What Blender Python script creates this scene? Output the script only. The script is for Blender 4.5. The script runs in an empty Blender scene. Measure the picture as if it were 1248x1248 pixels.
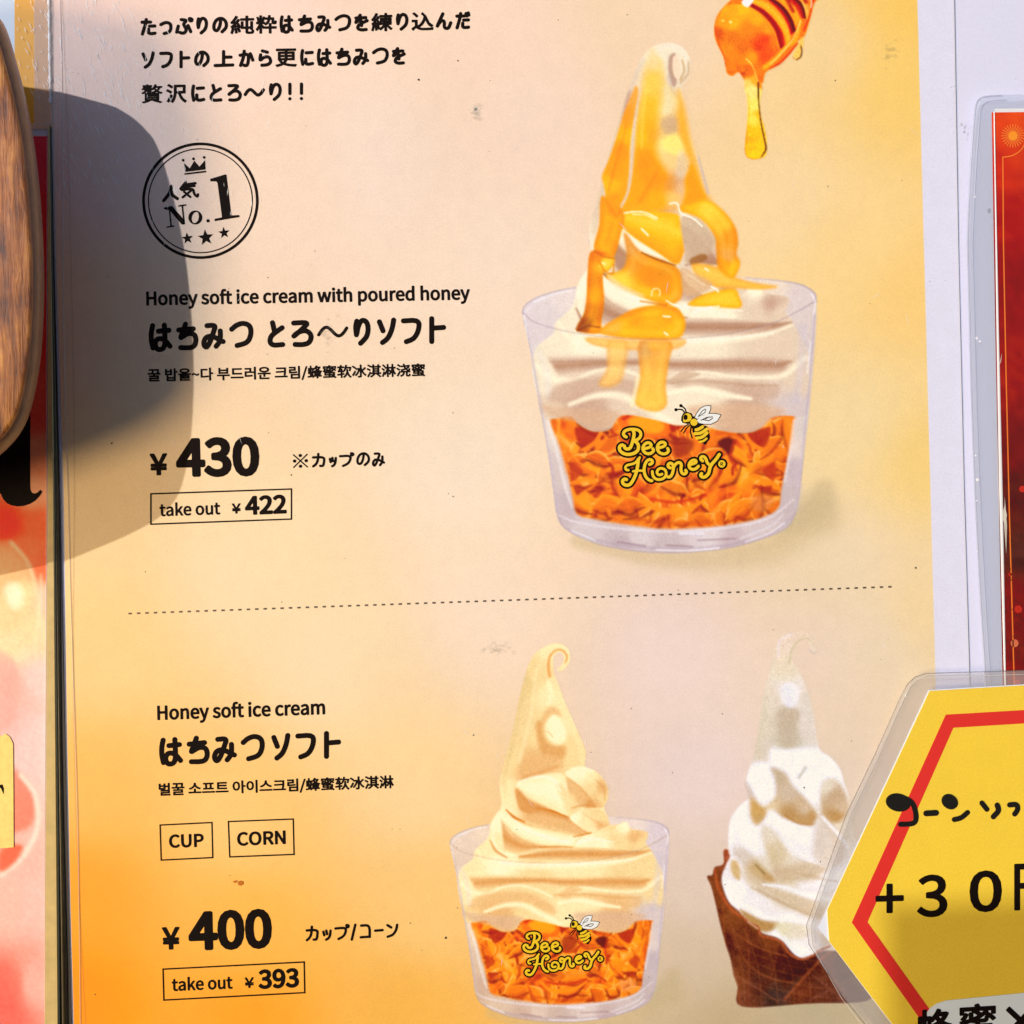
import bpy, bmesh, math, os, random
import numpy as np
from mathutils import Vector, Matrix
random.seed(3); RNG = np.random.default_rng(5)
S = bpy.context.scene
COL = S.collection

# ------------------------------------------------------------------ camera, light
F = 1500.0; PXM = 0.00027; YAW = math.radians(2.2); ROLL = math.radians(1.45)
fwd = Vector((math.sin(YAW), math.cos(YAW), 0)); rgt = Vector((math.cos(YAW), -math.sin(YAW), 0)); up = Vector((0, 0, 1))
R_ = rgt*math.cos(ROLL) - up*math.sin(ROLL); U_ = up*math.cos(ROLL) + rgt*math.sin(ROLL)
D = F*PXM
OZ = 1.5                                    # height of the picture's middle above the pavement
CAM = Vector((0, 0, OZ)) - fwd*D
cam = bpy.data.cameras.new('camera'); co = bpy.data.objects.new('camera', cam); COL.objects.link(co)
co.matrix_world = Matrix(((R_.x, U_.x, -fwd.x, CAM.x), (R_.y, U_.y, -fwd.y, CAM.y), (R_.z, U_.z, -fwd.z, CAM.z), (0, 0, 0, 1)))
cam.sensor_width = 36; cam.lens = 36*F/1248; cam.clip_start = 0.01; cam.clip_end = 100
S.camera = co

SUN_DIR = Vector((35.5, 50, -22)).normalized()   # the way sunlight travels
SOFT_DIR = Vector((46, 50, 13)).normalized()     # the way the warm soft light travels
w = bpy.data.worlds.new('World'); S.world = w; w.use_nodes = True
nt = w.node_tree; sky = nt.nodes.new('ShaderNodeTexSky'); sky.sky_type = 'NISHITA'; sky.sun_disc = False
to_sun = -SUN_DIR
sky.ozone_density = 4; sky.dust_density = .3; sky.sun_elevation = math.asin(to_sun.z); sky.sun_rotation = math.atan2(to_sun.x, to_sun.y)
nt.links.new(sky.outputs[0], nt.nodes['Background'].inputs[0]); nt.nodes['Background'].inputs[1].default_value = 0.07
def lamp(name, kind, loc, d, energy, color):
    l = bpy.data.lights.new(name, kind); o = bpy.data.objects.new(name, l); COL.objects.link(o)
    o.location = loc; o.rotation_euler = d.to_track_quat('-Z', 'Y').to_euler(); l.energy = energy; l.color = color
    return l
l = lamp('sun', 'SUN', (-1, -1, 3), SUN_DIR, 1.72, (1, .99, .98)); l.angle = math.radians(.6)
l = lamp('warm_soft_light', 'AREA', Vector((0, 0, OZ)) - SOFT_DIR*4.0, SOFT_DIR, 92, (1, .75, .44)); l.shape = 'DISK'; l.size = 1.05  # stands in for the unseen warm source of the soft shadow
S.view_settings.view_transform = 'Standard'; S.view_settings.look = 'None'; S.view_settings.exposure = .20

# ------------------------------------------------------------------ geometry helpers
def P(px, py, h=0.0):
    """point of the photograph -> point of the place, h metres in front of the wall"""
    d = fwd + R_*((px-624)/F) + U_*(-(py-624)/F)
    t = (-h - CAM.y)/d.y
    return CAM + d*t
def PA(xy, h=0.0):
    xy = np.asarray(xy, float).reshape(-1, 2)
    f = np.array(fwd); r = np.array(R_); u = np.array(U_); c = np.array(CAM)
    d = f[None] + r[None]*((xy[:, :1]-624)/F) - u[None]*((xy[:, 1:]-624)/F)
    t = (-h - c[1])/d[:, 1]
    return c[None] + d*t[:, None]
def lin(c):
    c = np.asarray(c, float)/255.
    return np.where(c <= .04045, c/12.92, ((c+.055)/1.055)**2.4)
LIGHT = np.array([1.03, .96, .85])             # what sun and lamp together put on the wall
def alb(c): return np.clip((lin(np.clip(c, 0, 255))-.010)/LIGHT, 0.004, .95)
def thing(name, label, cat, loc, group=None):
    o = bpy.data.objects.new(name, None); COL.objects.link(o); o.location = loc
    o.empty_display_size = .02
    o['label'] = label; o['category'] = cat
    if group: o['group'] = group
    return o
def wloc(o):
    v = Vector((0, 0, 0))
    while o: v += o.location; o = o.parent
    return v
def link(name, me, mat=None, parent=None, label=None, kind=None):
    """mesh in world coordinates -> object, children stored relative to their parent"""
    o = bpy.data.objects.new(name, me); COL.objects.link(o)
    if parent:
        off = wloc(parent); me.transform(Matrix.Translation(-off)); o.parent = parent
    if mat: me.materials.append(mat)
    if label: o['label'] = label
    if kind: o['kind'] = kind
    return o
def mesh(v, f):
    me = bpy.data.meshes.new('m'); me.from_pydata([tuple(x) for x in v], [], f); me.update(); return me
def chaikin(p, n=3, closed=False):
    p = np.asarray(p, float)
    for _ in range(n):
        if len(p) < 3: return p
        if closed:
            q = np.roll(p, -1, 0); a = .75*p+.25*q; b = .25*p+.75*q; p = np.stack([a, b], 1).reshape(-1, 2)
        else:
            q = p[1:]; r = p[:-1]; a = .75*r+.25*q; b = .25*r+.75*q
            m = np.stack([a, b], 1).reshape(-1, 2); p = np.vstack([p[:1], m[1:-1], p[-1:]])
    return p
def spl(p, n=8, closed=False):
    """catmull-rom"""
    p = np.asarray(p, float)
    if len(p) < 3: return p
    q = np.vstack([p[-1:], p, p[:2]]) if closed else np.vstack([2*p[:1]-p[1:2], p, 2*p[-1:]-p[-2:-1]])
    t = np.linspace(0, 1, n, endpoint=False)[:, None]; out = []
    for i in range(len(q)-3):
        a, b, c, d = q[i:i+4]
        out.append(.5*((2*b)+(-a+c)*t+(2*a-5*b+4*c-d)*t*t+(-a+3*b-3*c+d)*t**3))
    r = np.vstack(out)
    return r if closed else np.vstack([r, p[-1:]])
def slab(pts, h0, h1, parent=None, name='sheet', mat=None, **k):
    """flat plate with the given outline (photo pixels on the wall plane), from h0 to h1 off the wall"""
    n = len(pts); a = PA(pts, 0); off = np.array([0, -1., 0])
    v = np.vstack([a+off*h1, a+off*h0])
    f = [tuple(range(n-1, -1, -1)), tuple(range(n, 2*n))] + [(i, (i+1) % n, n+(i+1) % n, n+i) for i in range(n)]
    me = mesh(v, f); bm = bmesh.new(); bm.from_mesh(me); bmesh.ops.recalc_face_normals(bm, faces=bm.faces); bm.to_mesh(me); bm.free()
    return link(name, me, mat, parent, **k)
def ring(outer, inner, h0, h1, name, mat, parent, **k):
    n = len(outer); off = np.array([0, -1., 0]); A = PA(outer, 0); B = PA(inner, 0)
    v = np.vstack([A+off*h1, B+off*h1, A+off*h0, B+off*h0]); f = []
    for i in range(n):
        j = (i+1) % n
        f += [(i, j, n+j, n+i), (2*n+i, 3*n+i, 3*n+j, 2*n+j), (i, 2*n+i, 2*n+j, j), (n+i, n+j, 3*n+j, 3*n+i)]
    me = mesh(v, f); bm = bmesh.new(); bm.from_mesh(me); bmesh.ops.recalc_face_normals(bm, faces=bm.faces); bm.to_mesh(me); bm.free()
    return link(name, me, mat, parent, **k)
def bead(pts, wd, h0, h1, name, mat, parent, **k):
    """narrow raised ridge along a line, wd pixels wide"""
    p = np.asarray(pts, float); d = np.gradient(p, axis=0); d /= np.linalg.norm(d, axis=1)[:, None]+1e-9
    nn = np.stack([-d[:, 1], d[:, 0]], 1)
    wd = np.asarray(wd, float)*np.ones(len(p))
    off = np.array([0, -1., 0]); L = PA(p-nn*wd[:, None]/2)+off*h0; Rr = PA(p+nn*wd[:, None]/2)+off*h0; M = PA(p)+off*h1
    n = len(p); v = np.vstack([L, M, Rr]); f = []
    for i in range(n-1): f += [(i, i+1, n+i+1, n+i), (n+i, n+i+1, 2*n+i+1, 2*n+i)]
    me = mesh(v, f); 
    for q in me.polygons: q.use_smooth = True
    return link(name, me, mat, parent, **k)

# signed field -> flat mesh (marching squares)
def contour(Fd, x0, y0, st):
    ny, nx = Fd.shape
    idx = -np.ones((ny, nx), int); ins = Fd > 0
    ys, xs = np.nonzero(ins); idx[ys, xs] = np.arange(len(xs))
    V = [(x0+x*st, y0+y*st) for x, y in zip(xs, ys)]
    c = ins[:-1, :-1].astype(int)+ins[:-1, 1:]+ins[1:, 1:]+ins[1:, :-1]
    Fc = []
    fy, fx = np.nonzero(c == 4)
    for y, x in zip(fy, fx): Fc.append((idx[y, x], idx[y, x+1], idx[y+1, x+1], idx[y+1, x]))
    E = {}
    def cut(a, b):
        k = (a, b) if a < b else (b, a)
        if k not in E:
            (ya, xa), (yb, xb) = k; fa = Fd[ya, xa]; fb = Fd[yb, xb]; t = fa/(fa-fb); t = min(max(t, .02), .98)
            E[k] = len(V); V.append((x0+(xa+(xb-xa)*t)*st, y0+(ya+(yb-ya)*t)*st))
        return E[k]
    my, mx = np.nonzero((c > 0) & (c < 4))
    for y, x in zip(my, mx):
        cs = [(y, x), (y, x+1), (y+1, x+1), (y+1, x)]; poly = []
        for i in range(4):
            a, b = cs[i], cs[(i+1) % 4]
            if ins[a]: poly.append(idx[a])
            if ins[a] != ins[b]: poly.append(cut(a, b))
        if len(poly) >= 3: Fc.append(tuple(poly))
    return np.array(V).reshape(-1, 2), Fc
def seg_field(strokes, x0, y0, x1, y1, st):
    """strokes: list of (pts, radius | radii). Field = max(r - d)"""
    nx = int((x1-x0)/st)+2; ny = int((y1-y0)/st)+2
    Fd = np.full((ny, nx), -9., np.float32)
    for pts, r in strokes:
        pts = np.asarray(pts, float); r = np.ones(len(pts))*r
        if len(pts) == 1: pts = np.vstack([pts, pts+1e-3]); r = np.array([r[0], r[0]])
        for a, b, ra, rb in zip(pts[:-1], pts[1:], r[:-1], r[1:]):
            m = max(ra, rb)+st*2
            i0 = max(0, int((min(a[0], b[0])-m-x0)/st)); i1 = min(nx, int((max(a[0], b[0])+m-x0)/st)+2)
            j0 = max(0, int((min(a[1], b[1])-m-y0)/st)); j1 = min(ny, int((max(a[1], b[1])+m-y0)/st)+2)
            if i1 <= i0 or j1 <= j0: continue
            X = x0+np.arange(i0, i1)[None]*st; Y = y0+np.arange(j0, j1)[:, None]*st
            d = b-a; L = d@d+1e-12; t = np.clip(((X-a[0])*d[0]+(Y-a[1])*d[1])/L, 0, 1)
            dd = np.hypot(X-a[0]-t*d[0], Y-a[1]-t*d[1])
            sub = Fd[j0:j1, i0:i1]; np.maximum(sub, (ra+(rb-ra)*t)-dd, out=sub)
    return Fd
def stroke_mesh(strokes, st=.45):
    allp = np.vstack([np.asarray(s[0]).reshape(-1, 2) for s in strokes]); rm = max(np.max(s[1]) for s in strokes)+1.5
    x0, y0 = allp.min(0)-rm; x1, y1 = allp.max(0)+rm
    return contour(seg_field(strokes, x0, y0, x1, y1, st), x0, y0, st)
def flat(VF, h, name, mat, parent, **k):
    V, Fc = VF; me = mesh(PA(V, h), [tuple(int(i) for i in f) for f in Fc])
    return link(name, me, mat, parent, **k)
def join(parts):
    V = []; Fc = []; n = 0
    for v, f in parts:
        V.append(np.asarray(v)); Fc += [tuple(i+n for i in q) for q in f]; n += len(v)
    return np.vstack(V), Fc

# ------------------------------------------------------------------ materials
def mat(name, color=(.8, .8, .8), rough=.5, coat=0., spec=.5, metal=0., attr=False, grain=.0, gscale=3000., bump=0., bscale=60., alpha=1., coat_rough=.1):
    m = bpy.data.materials.new(name); m.use_nodes = True; t = m.node_tree; b = t.nodes['Principled BSDF']
    b.inputs['Roughness'].default_value = rough; b.inputs['Metallic'].default_value = metal
    b.inputs['Coat Weight'].default_value = coat; b.inputs['Coat Roughness'].default_value = coat_rough
    b.inputs['Specular IOR Level'].default_value = spec; b.inputs['Alpha'].default_value = alpha
    if attr:
        a = t.nodes.new('ShaderNodeAttribute'); a.attribute_name = 'Col'; src = a.outputs['Color']
    else:
        a = t.nodes.new('ShaderNodeRGB'); a.outputs[0].default_value = (*[float(x) for x in color], 1); src = a.outputs[0]
    tc = t.nodes.new('ShaderNodeTexCoord')
    if grain:
        n = t.nodes.new('ShaderNodeTexNoise'); n.inputs['Scale'].default_value = gscale; n.inputs['Detail'].default_value = 2
        n2 = t.nodes.new('ShaderNodeTexNoise'); n2.inputs['Scale'].default_value = gscale/14; n2.inputs['Detail'].default_value = 3
        t.links.new(tc.outputs['Object'], n.inputs['Vector']); t.links.new(tc.outputs['Object'], n2.inputs['Vector'])
        ad = t.nodes.new('ShaderNodeMath'); ad.operation = 'MULTIPLY_ADD'; ad.inputs[1].default_value = .35
        t.links.new(n2.outputs[0], ad.inputs[0]); t.links.new(n.outputs[0], ad.inputs[2])
        mr = t.nodes.new('ShaderNodeMapRange'); mr.inputs[1].default_value = .35; mr.inputs[2].default_value = 1.0
        mr.inputs[3].default_value = 1-grain; mr.inputs[4].default_value = 1+grain
        t.links.new(ad.outputs[0], mr.inputs[0])
        mx = t.nodes.new('ShaderNodeVectorMath'); mx.operation = 'SCALE'; t.links.new(src, mx.inputs[0]); t.links.new(mr.outputs[0], mx.inputs['Scale'])
        src = mx.outputs[0]
    t.links.new(src, b.inputs['Base Color'])
    if bump:
        n = t.nodes.new('ShaderNodeTexNoise'); n.inputs['Scale'].default_value = bscale; n.inputs['Detail'].default_value = 4
        t.links.new(tc.outputs['Object'], n.inputs['Vector'])
        bp = t.nodes.new('ShaderNodeBump'); bp.inputs['Strength'].default_value = bump; bp.inputs['Distance'].default_value = .0005
        t.links.new(n.outputs[0], bp.inputs['Height']); t.links.new(bp.outputs[0], b.inputs['Normal'])
        if coat: t.links.new(bp.outputs[0], b.inputs['Coat Normal'])
    return m
def clear(name, tint=(.9, .9, .95), op=.2, rough=.15, spec=.5):
    """clear plastic film: mostly lets light through, a little haze and gloss"""
    m = bpy.data.materials.new(name); m.use_nodes = True; t = m.node_tree; b = t.nodes['Principled BSDF']
    b.inputs['Base Color'].default_value = (*tint, 1); b.inputs['Roughness'].default_value = rough; b.inputs['Alpha'].default_value = op
    b.inputs['Specular IOR Level'].default_value = spec
    return m
M_PRINT = mat('printed_paper', rough=.5, spec=.25, coat=.12, coat_rough=.25, attr=True, grain=.085, gscale=2600, bump=.12, bscale=45)
M_PIC = mat('printed_picture', rough=.5, spec=.25, coat=.12, coat_rough=.25, attr=True, grain=.08, gscale=2600, bump=.12, bscale=45)
M_INK = mat('black_ink', (.008, .0045, .0035), rough=.6, coat=.02, coat_rough=.3, spec=.05)
M_YEL = mat('yellow_ink', alb((240, 195, 35)), rough=.5, grain=.06)
M_WHT = mat('white_ink', alb((240, 236, 225)), rough=.5)
M_FILM = clear('laminate_film', (.78, .80, .86), .22, .12)
M_FILMD = clear('laminate_edge_shade', (.25, .2, .17), .13, .2)
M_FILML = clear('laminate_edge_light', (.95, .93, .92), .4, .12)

# ------------------------------------------------------------------ painting of printed colour
class Canvas:
    """a printed picture: colour per grid point, in its own units (x right, y down)"""
    def __init__(s, x0, y0, x1, y1, st, ux, base):
        s.xs = np.arange(x0, x1+st, st); s.ys = np.arange(y0, y1+st, st); s.st = st
        s.X, s.Y = np.meshgrid(s.xs*1., s.ys*1.)
        s.X = s.X.astype(np.float32); s.Y = s.Y.astype(np.float32)
        s.softk = 1.; s.punch = 1.; s.rim = None
        s.ux = ux                                  # own units -> photo pixels
        PX, PY = ux(s.X, s.Y); s.PX = PX; s.PY = PY
        s.C = base(PX, PY); s.A = np.zeros(s.X.shape, np.float32); s.ID = np.zeros(s.X.shape, int)
        s.WX = (noise2(s.X, s.Y, 26, 11)-.5)*2; s.WY = (noise2(s.X, s.Y, 26, 12)-.5)*2
    def box(s, p, m):
        p = np.asarray(p); i0 = np.searchsorted(s.xs, p[:, 0].min()-m); i1 = np.searchsorted(s.xs, p[:, 0].max()+m)
        j0 = np.searchsorted(s.ys, p[:, 1].min()-m); j1 = np.searchsorted(s.ys, p[:, 1].max()+m)
        return slice(j0, j1), slice(i0, i1)
    def dist(s, p, sl, closed=False):
        X = s.X[sl]; Y = s.Y[sl]; d = np.full(X.shape, 1e9, np.float32); T = np.zeros(X.shape, np.float32); n = len(p)
        for i in range(n if closed else n-1):
            a = p[i]; b = p[(i+1) % n]; dx, dy = b-a; L = dx*dx+dy*dy+1e-9
            t = np.clip(((X-a[0])*dx+(Y-a[1])*dy)/L, 0, 1); dd = (X-a[0]-t*dx)**2+(Y-a[1]-t*dy)**2
            m = dd < d; d[m] = dd[m]; T[m] = (i+t[m])/max(1, n-1)
        return np.sqrt(d), T
    def inside(s, p, sl):
        X = s.X[sl]; Y = s.Y[sl]; r = np.zeros(X.shape, bool); n = len(p)
        for i in range(n):
            (xa, ya), (xb, yb) = p[i], p[(i+1) % n]
            if ya == yb: continue
            c = ((ya > Y) != (yb > Y)) & (X < (xb-xa)*(Y-ya)/(yb-ya)+xa); r ^= c
        return r
    def blend(s, sl, a, c, shape):
        a = np.clip(a, 0, 1)[..., None]; s.C[sl] = s.C[sl]*(1-a)+np.asarray(c)*a
        if shape is not None: s.A[sl] = np.maximum(s.A[sl], a[..., 0]); s.ID[sl] = np.where(a[..., 0] > .5, shape, s.ID[sl])
    def poly(s, pts, c, soft=3, op=1., id=None, smooth=True, ctrl=None, power=3.):
        if id is None: soft = soft*s.softk
        p = spl(pts, 5, True) if smooth else np.asarray(pts, float)
        sl = s.box(p, soft+2)
        if s.X[sl].size == 0: return
        d, _ = s.dist(p, sl, True); ins = s.inside(p, sl); sd = np.where(ins, d, -d)
        a = np.clip(.5+sd/(2*soft), 0, 1); a = a*a*(3-2*a)*op
        if ctrl is not None: c = shep(s.X[sl], s.Y[sl], ctrl, power)
        s.blend(sl, a, c, id)
        if s.rim and id == 4:
            s.blend(sl, a*np.exp(-(np.maximum(sd, 0)/8)**2)*.30, s.rim, None); s.blend(sl, a*np.exp(-((sd-26)/11)**2)*.22, (255, 226, 120), None)
    def line(s, pts, wd, c, op=1., hard=.2, id=None, c2=None, smooth=True):
        """soft brush stroke; wd one width or widths along the line"""
        p = spl(pts, 5) if smooth and len(pts) > 2 else np.asarray(pts, float)
        W = np.atleast_1d(np.asarray(wd, float)); sl = s.box(p, W.max()+1)
        if s.X[sl].size == 0: return
        d, T = s.dist(p, sl)
        ww = np.interp(T, np.linspace(0, 1, len(W)), W) if len(W) > 1 else W[0]
        k = np.clip(1-d/np.maximum(ww, .1), 0, 1); a = np.clip(k/(1-hard+1e-3), 0, 1); a = a*a*(3-2*a)*op
        if c2 is not None: c = np.asarray(c)[None, None]*(1-T[..., None])+np.asarray(c2)[None, None]*T[..., None]
        s.blend(sl, a, c, id)
    def band(s, top, bot, cols, soft=4, op=1., id=None):
        """surface between two curves, colours from the top curve to the bottom one"""
        if id is None: soft = soft*s.softk
        a = spl(top, 6); b = spl(bot, 6); p = np.vstack([a, b[::-1]]); sl = s.box(p, soft+2)
        if s.X[sl].size == 0: return
        d, _ = s.dist(p, sl, True); ins = s.inside(p, sl); sd = np.where(ins, d, -d)
        al = np.clip(.5+sd/(2*soft), 0, 1); al = al*al*(3-2*al)*op
        d1, _ = s.dist(a, sl); d2, _ = s.dist(b, sl); t = d1/(d1+d2+1e-6)
        cc = np.asarray(cols, float); k = np.linspace(0, 1, len(cc)); c = np.stack([np.interp(t, k, cc[:, i]) for i in range(3)], -1)
        s.blend(sl, al, c, id)
    def grain(s, amp, seed=1):
        keep = s.C.copy(); C = s.C
        for _ in range(1):
            C = (np.roll(C, 1, 0)+2*C+np.roll(C, -1, 0))/4; C = (np.roll(C, 1, 1)+2*C+np.roll(C, -1, 1))/4
        C[:3] = keep[:3]; C[-3:] = keep[-3:]; C[:, :3] = keep[:, :3]; C[:, -3:] = keep[:, -3:]; s.C = C
        L = s.C.mean(-1, keepdims=True); D_ = (L+(s.C-L)*1.13); D_ = 176+(D_-176)*1.12; k = np.clip(s.A, 0, 1)[..., None]*s.punch; s.C = s.C*(1-k)+D_*k
        u = s.X[0, 1]-s.X[0, 0]; s.C += ((noise2(s.X, s.Y, u*7, 71)-.5)*4.5*np.clip(s.A, 0, 1))[..., None]
        n = np.random.default_rng(seed).normal(0, 1, s.X.shape).astype(np.float32)
        n = (n+np.roll(n, 1, 0)+np.roll(n, 1, 1)+np.roll(n, (1, 1), (0, 1)))/2
        s.C += (n*amp*np.clip(s.A, 0, 1))[..., None]
    def emit(s, h, ids, parent_first, mat_, thr=.02):
        """one mesh for each printed thing of the picture; ids: {id: (name, label)}; returns objects"""
        keep = (s.A > thr); q = keep[:-1, :-1] | keep[1:, 1:] | keep[:-1, 1:] | keep[1:, :-1]
        qi = np.maximum(np.maximum(s.ID[:-1, :-1], s.ID[1:, 1:]), np.maximum(s.ID[:-1, 1:], s.ID[1:, :-1]))
        first = min(ids); qi[qi == 0] = first
        ny, nx = s.X.shape; num = np.arange(ny*nx).reshape(ny, nx)
        pos = PA(np.stack([s.PX.ravel(), s.PY.ravel()], 1), h); colr = alb(s.C.reshape(-1, 3)); out = {}
        root = parent_first
        for k in sorted(ids):
            y, x = np.nonzero(q & (qi == k))
            if len(y) == 0: continue
            f = np.stack([num[y, x], num[y+1, x], num[y+1, x+1], num[y, x+1]], 1)
            u, inv = np.unique(f.ravel(), return_inverse=True); f = inv.reshape(-1, 4)
            me = grid_mesh(pos[u], f, colr[u])
            o = link(ids[k][0], me, mat_, root, label=ids[k][1]); out[k] = o
            if k == first: root = o
        return out
def grid_mesh(v, f, c):
    me = bpy.data.meshes.new('m'); n = len(v); m = len(f)
    me.vertices.add(n); me.vertices.foreach_set('co', np.asarray(v, np.float32).ravel())
    me.loops.add(m*4); me.loops.foreach_set('vertex_index', f.astype(np.int32).ravel())
    me.polygons.add(m); me.polygons.foreach_set('loop_start', np.arange(0, m*4, 4, dtype=np.int32))
    me.update(calc_edges=True)
    at = me.color_attributes.new('Col', 'FLOAT_COLOR', 'POINT')
    at.data.foreach_set('color', np.concatenate([c, np.ones((n, 1))], 1).astype(np.float32).ravel())
    return me
def shep(X, Y, ctrl, power=3.):
    W = 0; A = 0
    for x, y, c in ctrl:
        d2 = (X-x)**2+(Y-y)**2+30.; wgt = d2**(-power/2); W = W+wgt; A = A+wgt[..., None]*np.asarray(c, float)
    return A/W[..., None]
_nc = {}
def noise2(X, Y, sc, seed):
    """smooth value noise 0..1"""
    if seed not in _nc: _nc[seed] = np.random.default_rng(seed).random((256, 256))
    g = _nc[seed]; x = np.asarray(X)/sc+1000; y = np.asarray(Y)/sc+1000; i = np.floor(x).astype(int); j = np.floor(y).astype(int)
    fx = x-i; fy = y-j; fx = fx*fx*(3-2*fx); fy = fy*fy*(3-2*fy); a = g[j % 256, i % 256]; b = g[j % 256, (i+1) % 256]
    c = g[(j+1) % 256, i % 256]; d = g[(j+1) % 256, (i+1) % 256]
    return (a*(1-fx)+b*fx)*(1-fy)+(c*(1-fx)+d*fx)*fy

# ------------------------------------------------------------------ lettering
FONT = None
try:
    fp = os.path.join(bpy.utils.resource_path('LOCAL'), 'datafiles', 'fonts', 'Noto Sans CJK Regular.woff2')   # ships with Blender
    if os.path.exists(fp): FONT = bpy.data.fonts.load(fp)
except Exception: FONT = None
def glyphs(s, offset=0., spacing=1.):
    c = bpy.data.curves.new('t', 'FONT'); c.body = s; c.resolution_u = 4; c.space_character = spacing
    if FONT: c.font = FONT
    o = bpy.data.objects.new('t', c); COL.objects.link(o); bpy.context.view_layer.update()
    dg = bpy.context.evaluated_depsgraph_get(); me = bpy.data.meshes.new_from_object(o.evaluated_get(dg))
    v = np.array([tuple(x.co)[:2] for x in me.vertices]).reshape(-1, 2); f = [tuple(p.vertices) for p in me.polygons]
    bpy.data.objects.remove(o); bpy.data.curves.remove(c); bpy.data.meshes.remove(me)
    return v, f
def fatten(VF, g, st=.33):
    """the same glyph outlines, g pixels heavier on every side, corners rounded"""
    V, Fc = VF; cnt = {}
    for q in Fc:
        for a, b in zip(q, q[1:]+q[:1]):
            k = (min(a, b), max(a, b)); cnt[k] = cnt.get(k, 0)+1
    E = [k for k, n in cnt.items() if n == 1]
    x0, y0 = V.min(0)-g-1.2; x1, y1 = V.max(0)+g+1.2; nx = int((x1-x0)/st)+2; ny = int((y1-y0)/st)+2
    par = np.zeros((ny, nx+1), np.int32); R = max(g, .3)+st*2.5; dm = np.full((ny, nx), R, np.float32)
    for ia, ib in E:
        a = V[ia]; b = V[ib]; lo, hi = (a, b) if a[1] < b[1] else (b, a)
        j0 = max(0, int(math.ceil((lo[1]-y0)/st))); j1 = min(ny-1, int(math.ceil((hi[1]-y0)/st))-1)
        if j1 >= j0:
            jj = np.arange(j0, j1+1); yy = y0+jj*st; xx = lo[0]+(hi[0]-lo[0])*(yy-lo[1])/(hi[1]-lo[1])
            ci = np.clip(np.ceil((xx-x0)/st).astype(int), 0, nx); np.add.at(par, (jj, ci), 1)
        i0 = max(0, int((min(a[0], b[0])-R-x0)/st)); i1 = min(nx, int((max(a[0], b[0])+R-x0)/st)+2)
        j0 = max(0, int((min(a[1], b[1])-R-y0)/st)); j1 = min(ny, int((max(a[1], b[1])+R-y0)/st)+2)
        X = x0+np.arange(i0, i1)[None]*st; Y = y0+np.arange(j0, j1)[:, None]*st; d = b-a; L = d@d+1e-12
        t = np.clip(((X-a[0])*d[0]+(Y-a[1])*d[1])/L, 0, 1); dd = np.hypot(X-a[0]-t*d[0], Y-a[1]-t*d[1])
        sub = dm[j0:j1, i0:i1]; np.minimum(sub, dd, out=sub)
    ins = (np.cumsum(par, 1)[:, :nx] % 2) == 1
    return contour(np.where(ins, dm, -dm)+g, x0, y0, st)
CAPH = None
def text(s, x0, x1, b0, b1, cap, grow=.0, spacing=1., ref='H'):
    """line of print: left/right end, baseline at both ends, cap height (all photo pixels), extra stroke weight"""
    vr, _ = glyphs(ref); ch = vr[:, 1].max()-max(0, vr[:, 1].min()) if ref == 'H' else vr[:, 1].max()-vr[:, 1].min()
    y_ref = 0 if ref == 'H' else vr[:, 1].min()
    v, f = glyphs(s, 0, spacing); x0 += grow; x1 -= grow; xa = v[:, 0].min(); xb = v[:, 0].max()
    t = (v[:, 0]-xa)/(xb-xa); x = x0+(x1-x0)*t; sk = (b1-b0)/(x1-x0)
    y = b0+(b1-b0)*t-(v[:, 1]-y_ref)*cap/ch
    x = x-sk*0+(v[:, 1]-y_ref)*cap/ch*(-.024)         # uprights lean with the sheet
    return fatten((np.stack([x, y], 1), f), grow)
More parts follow.
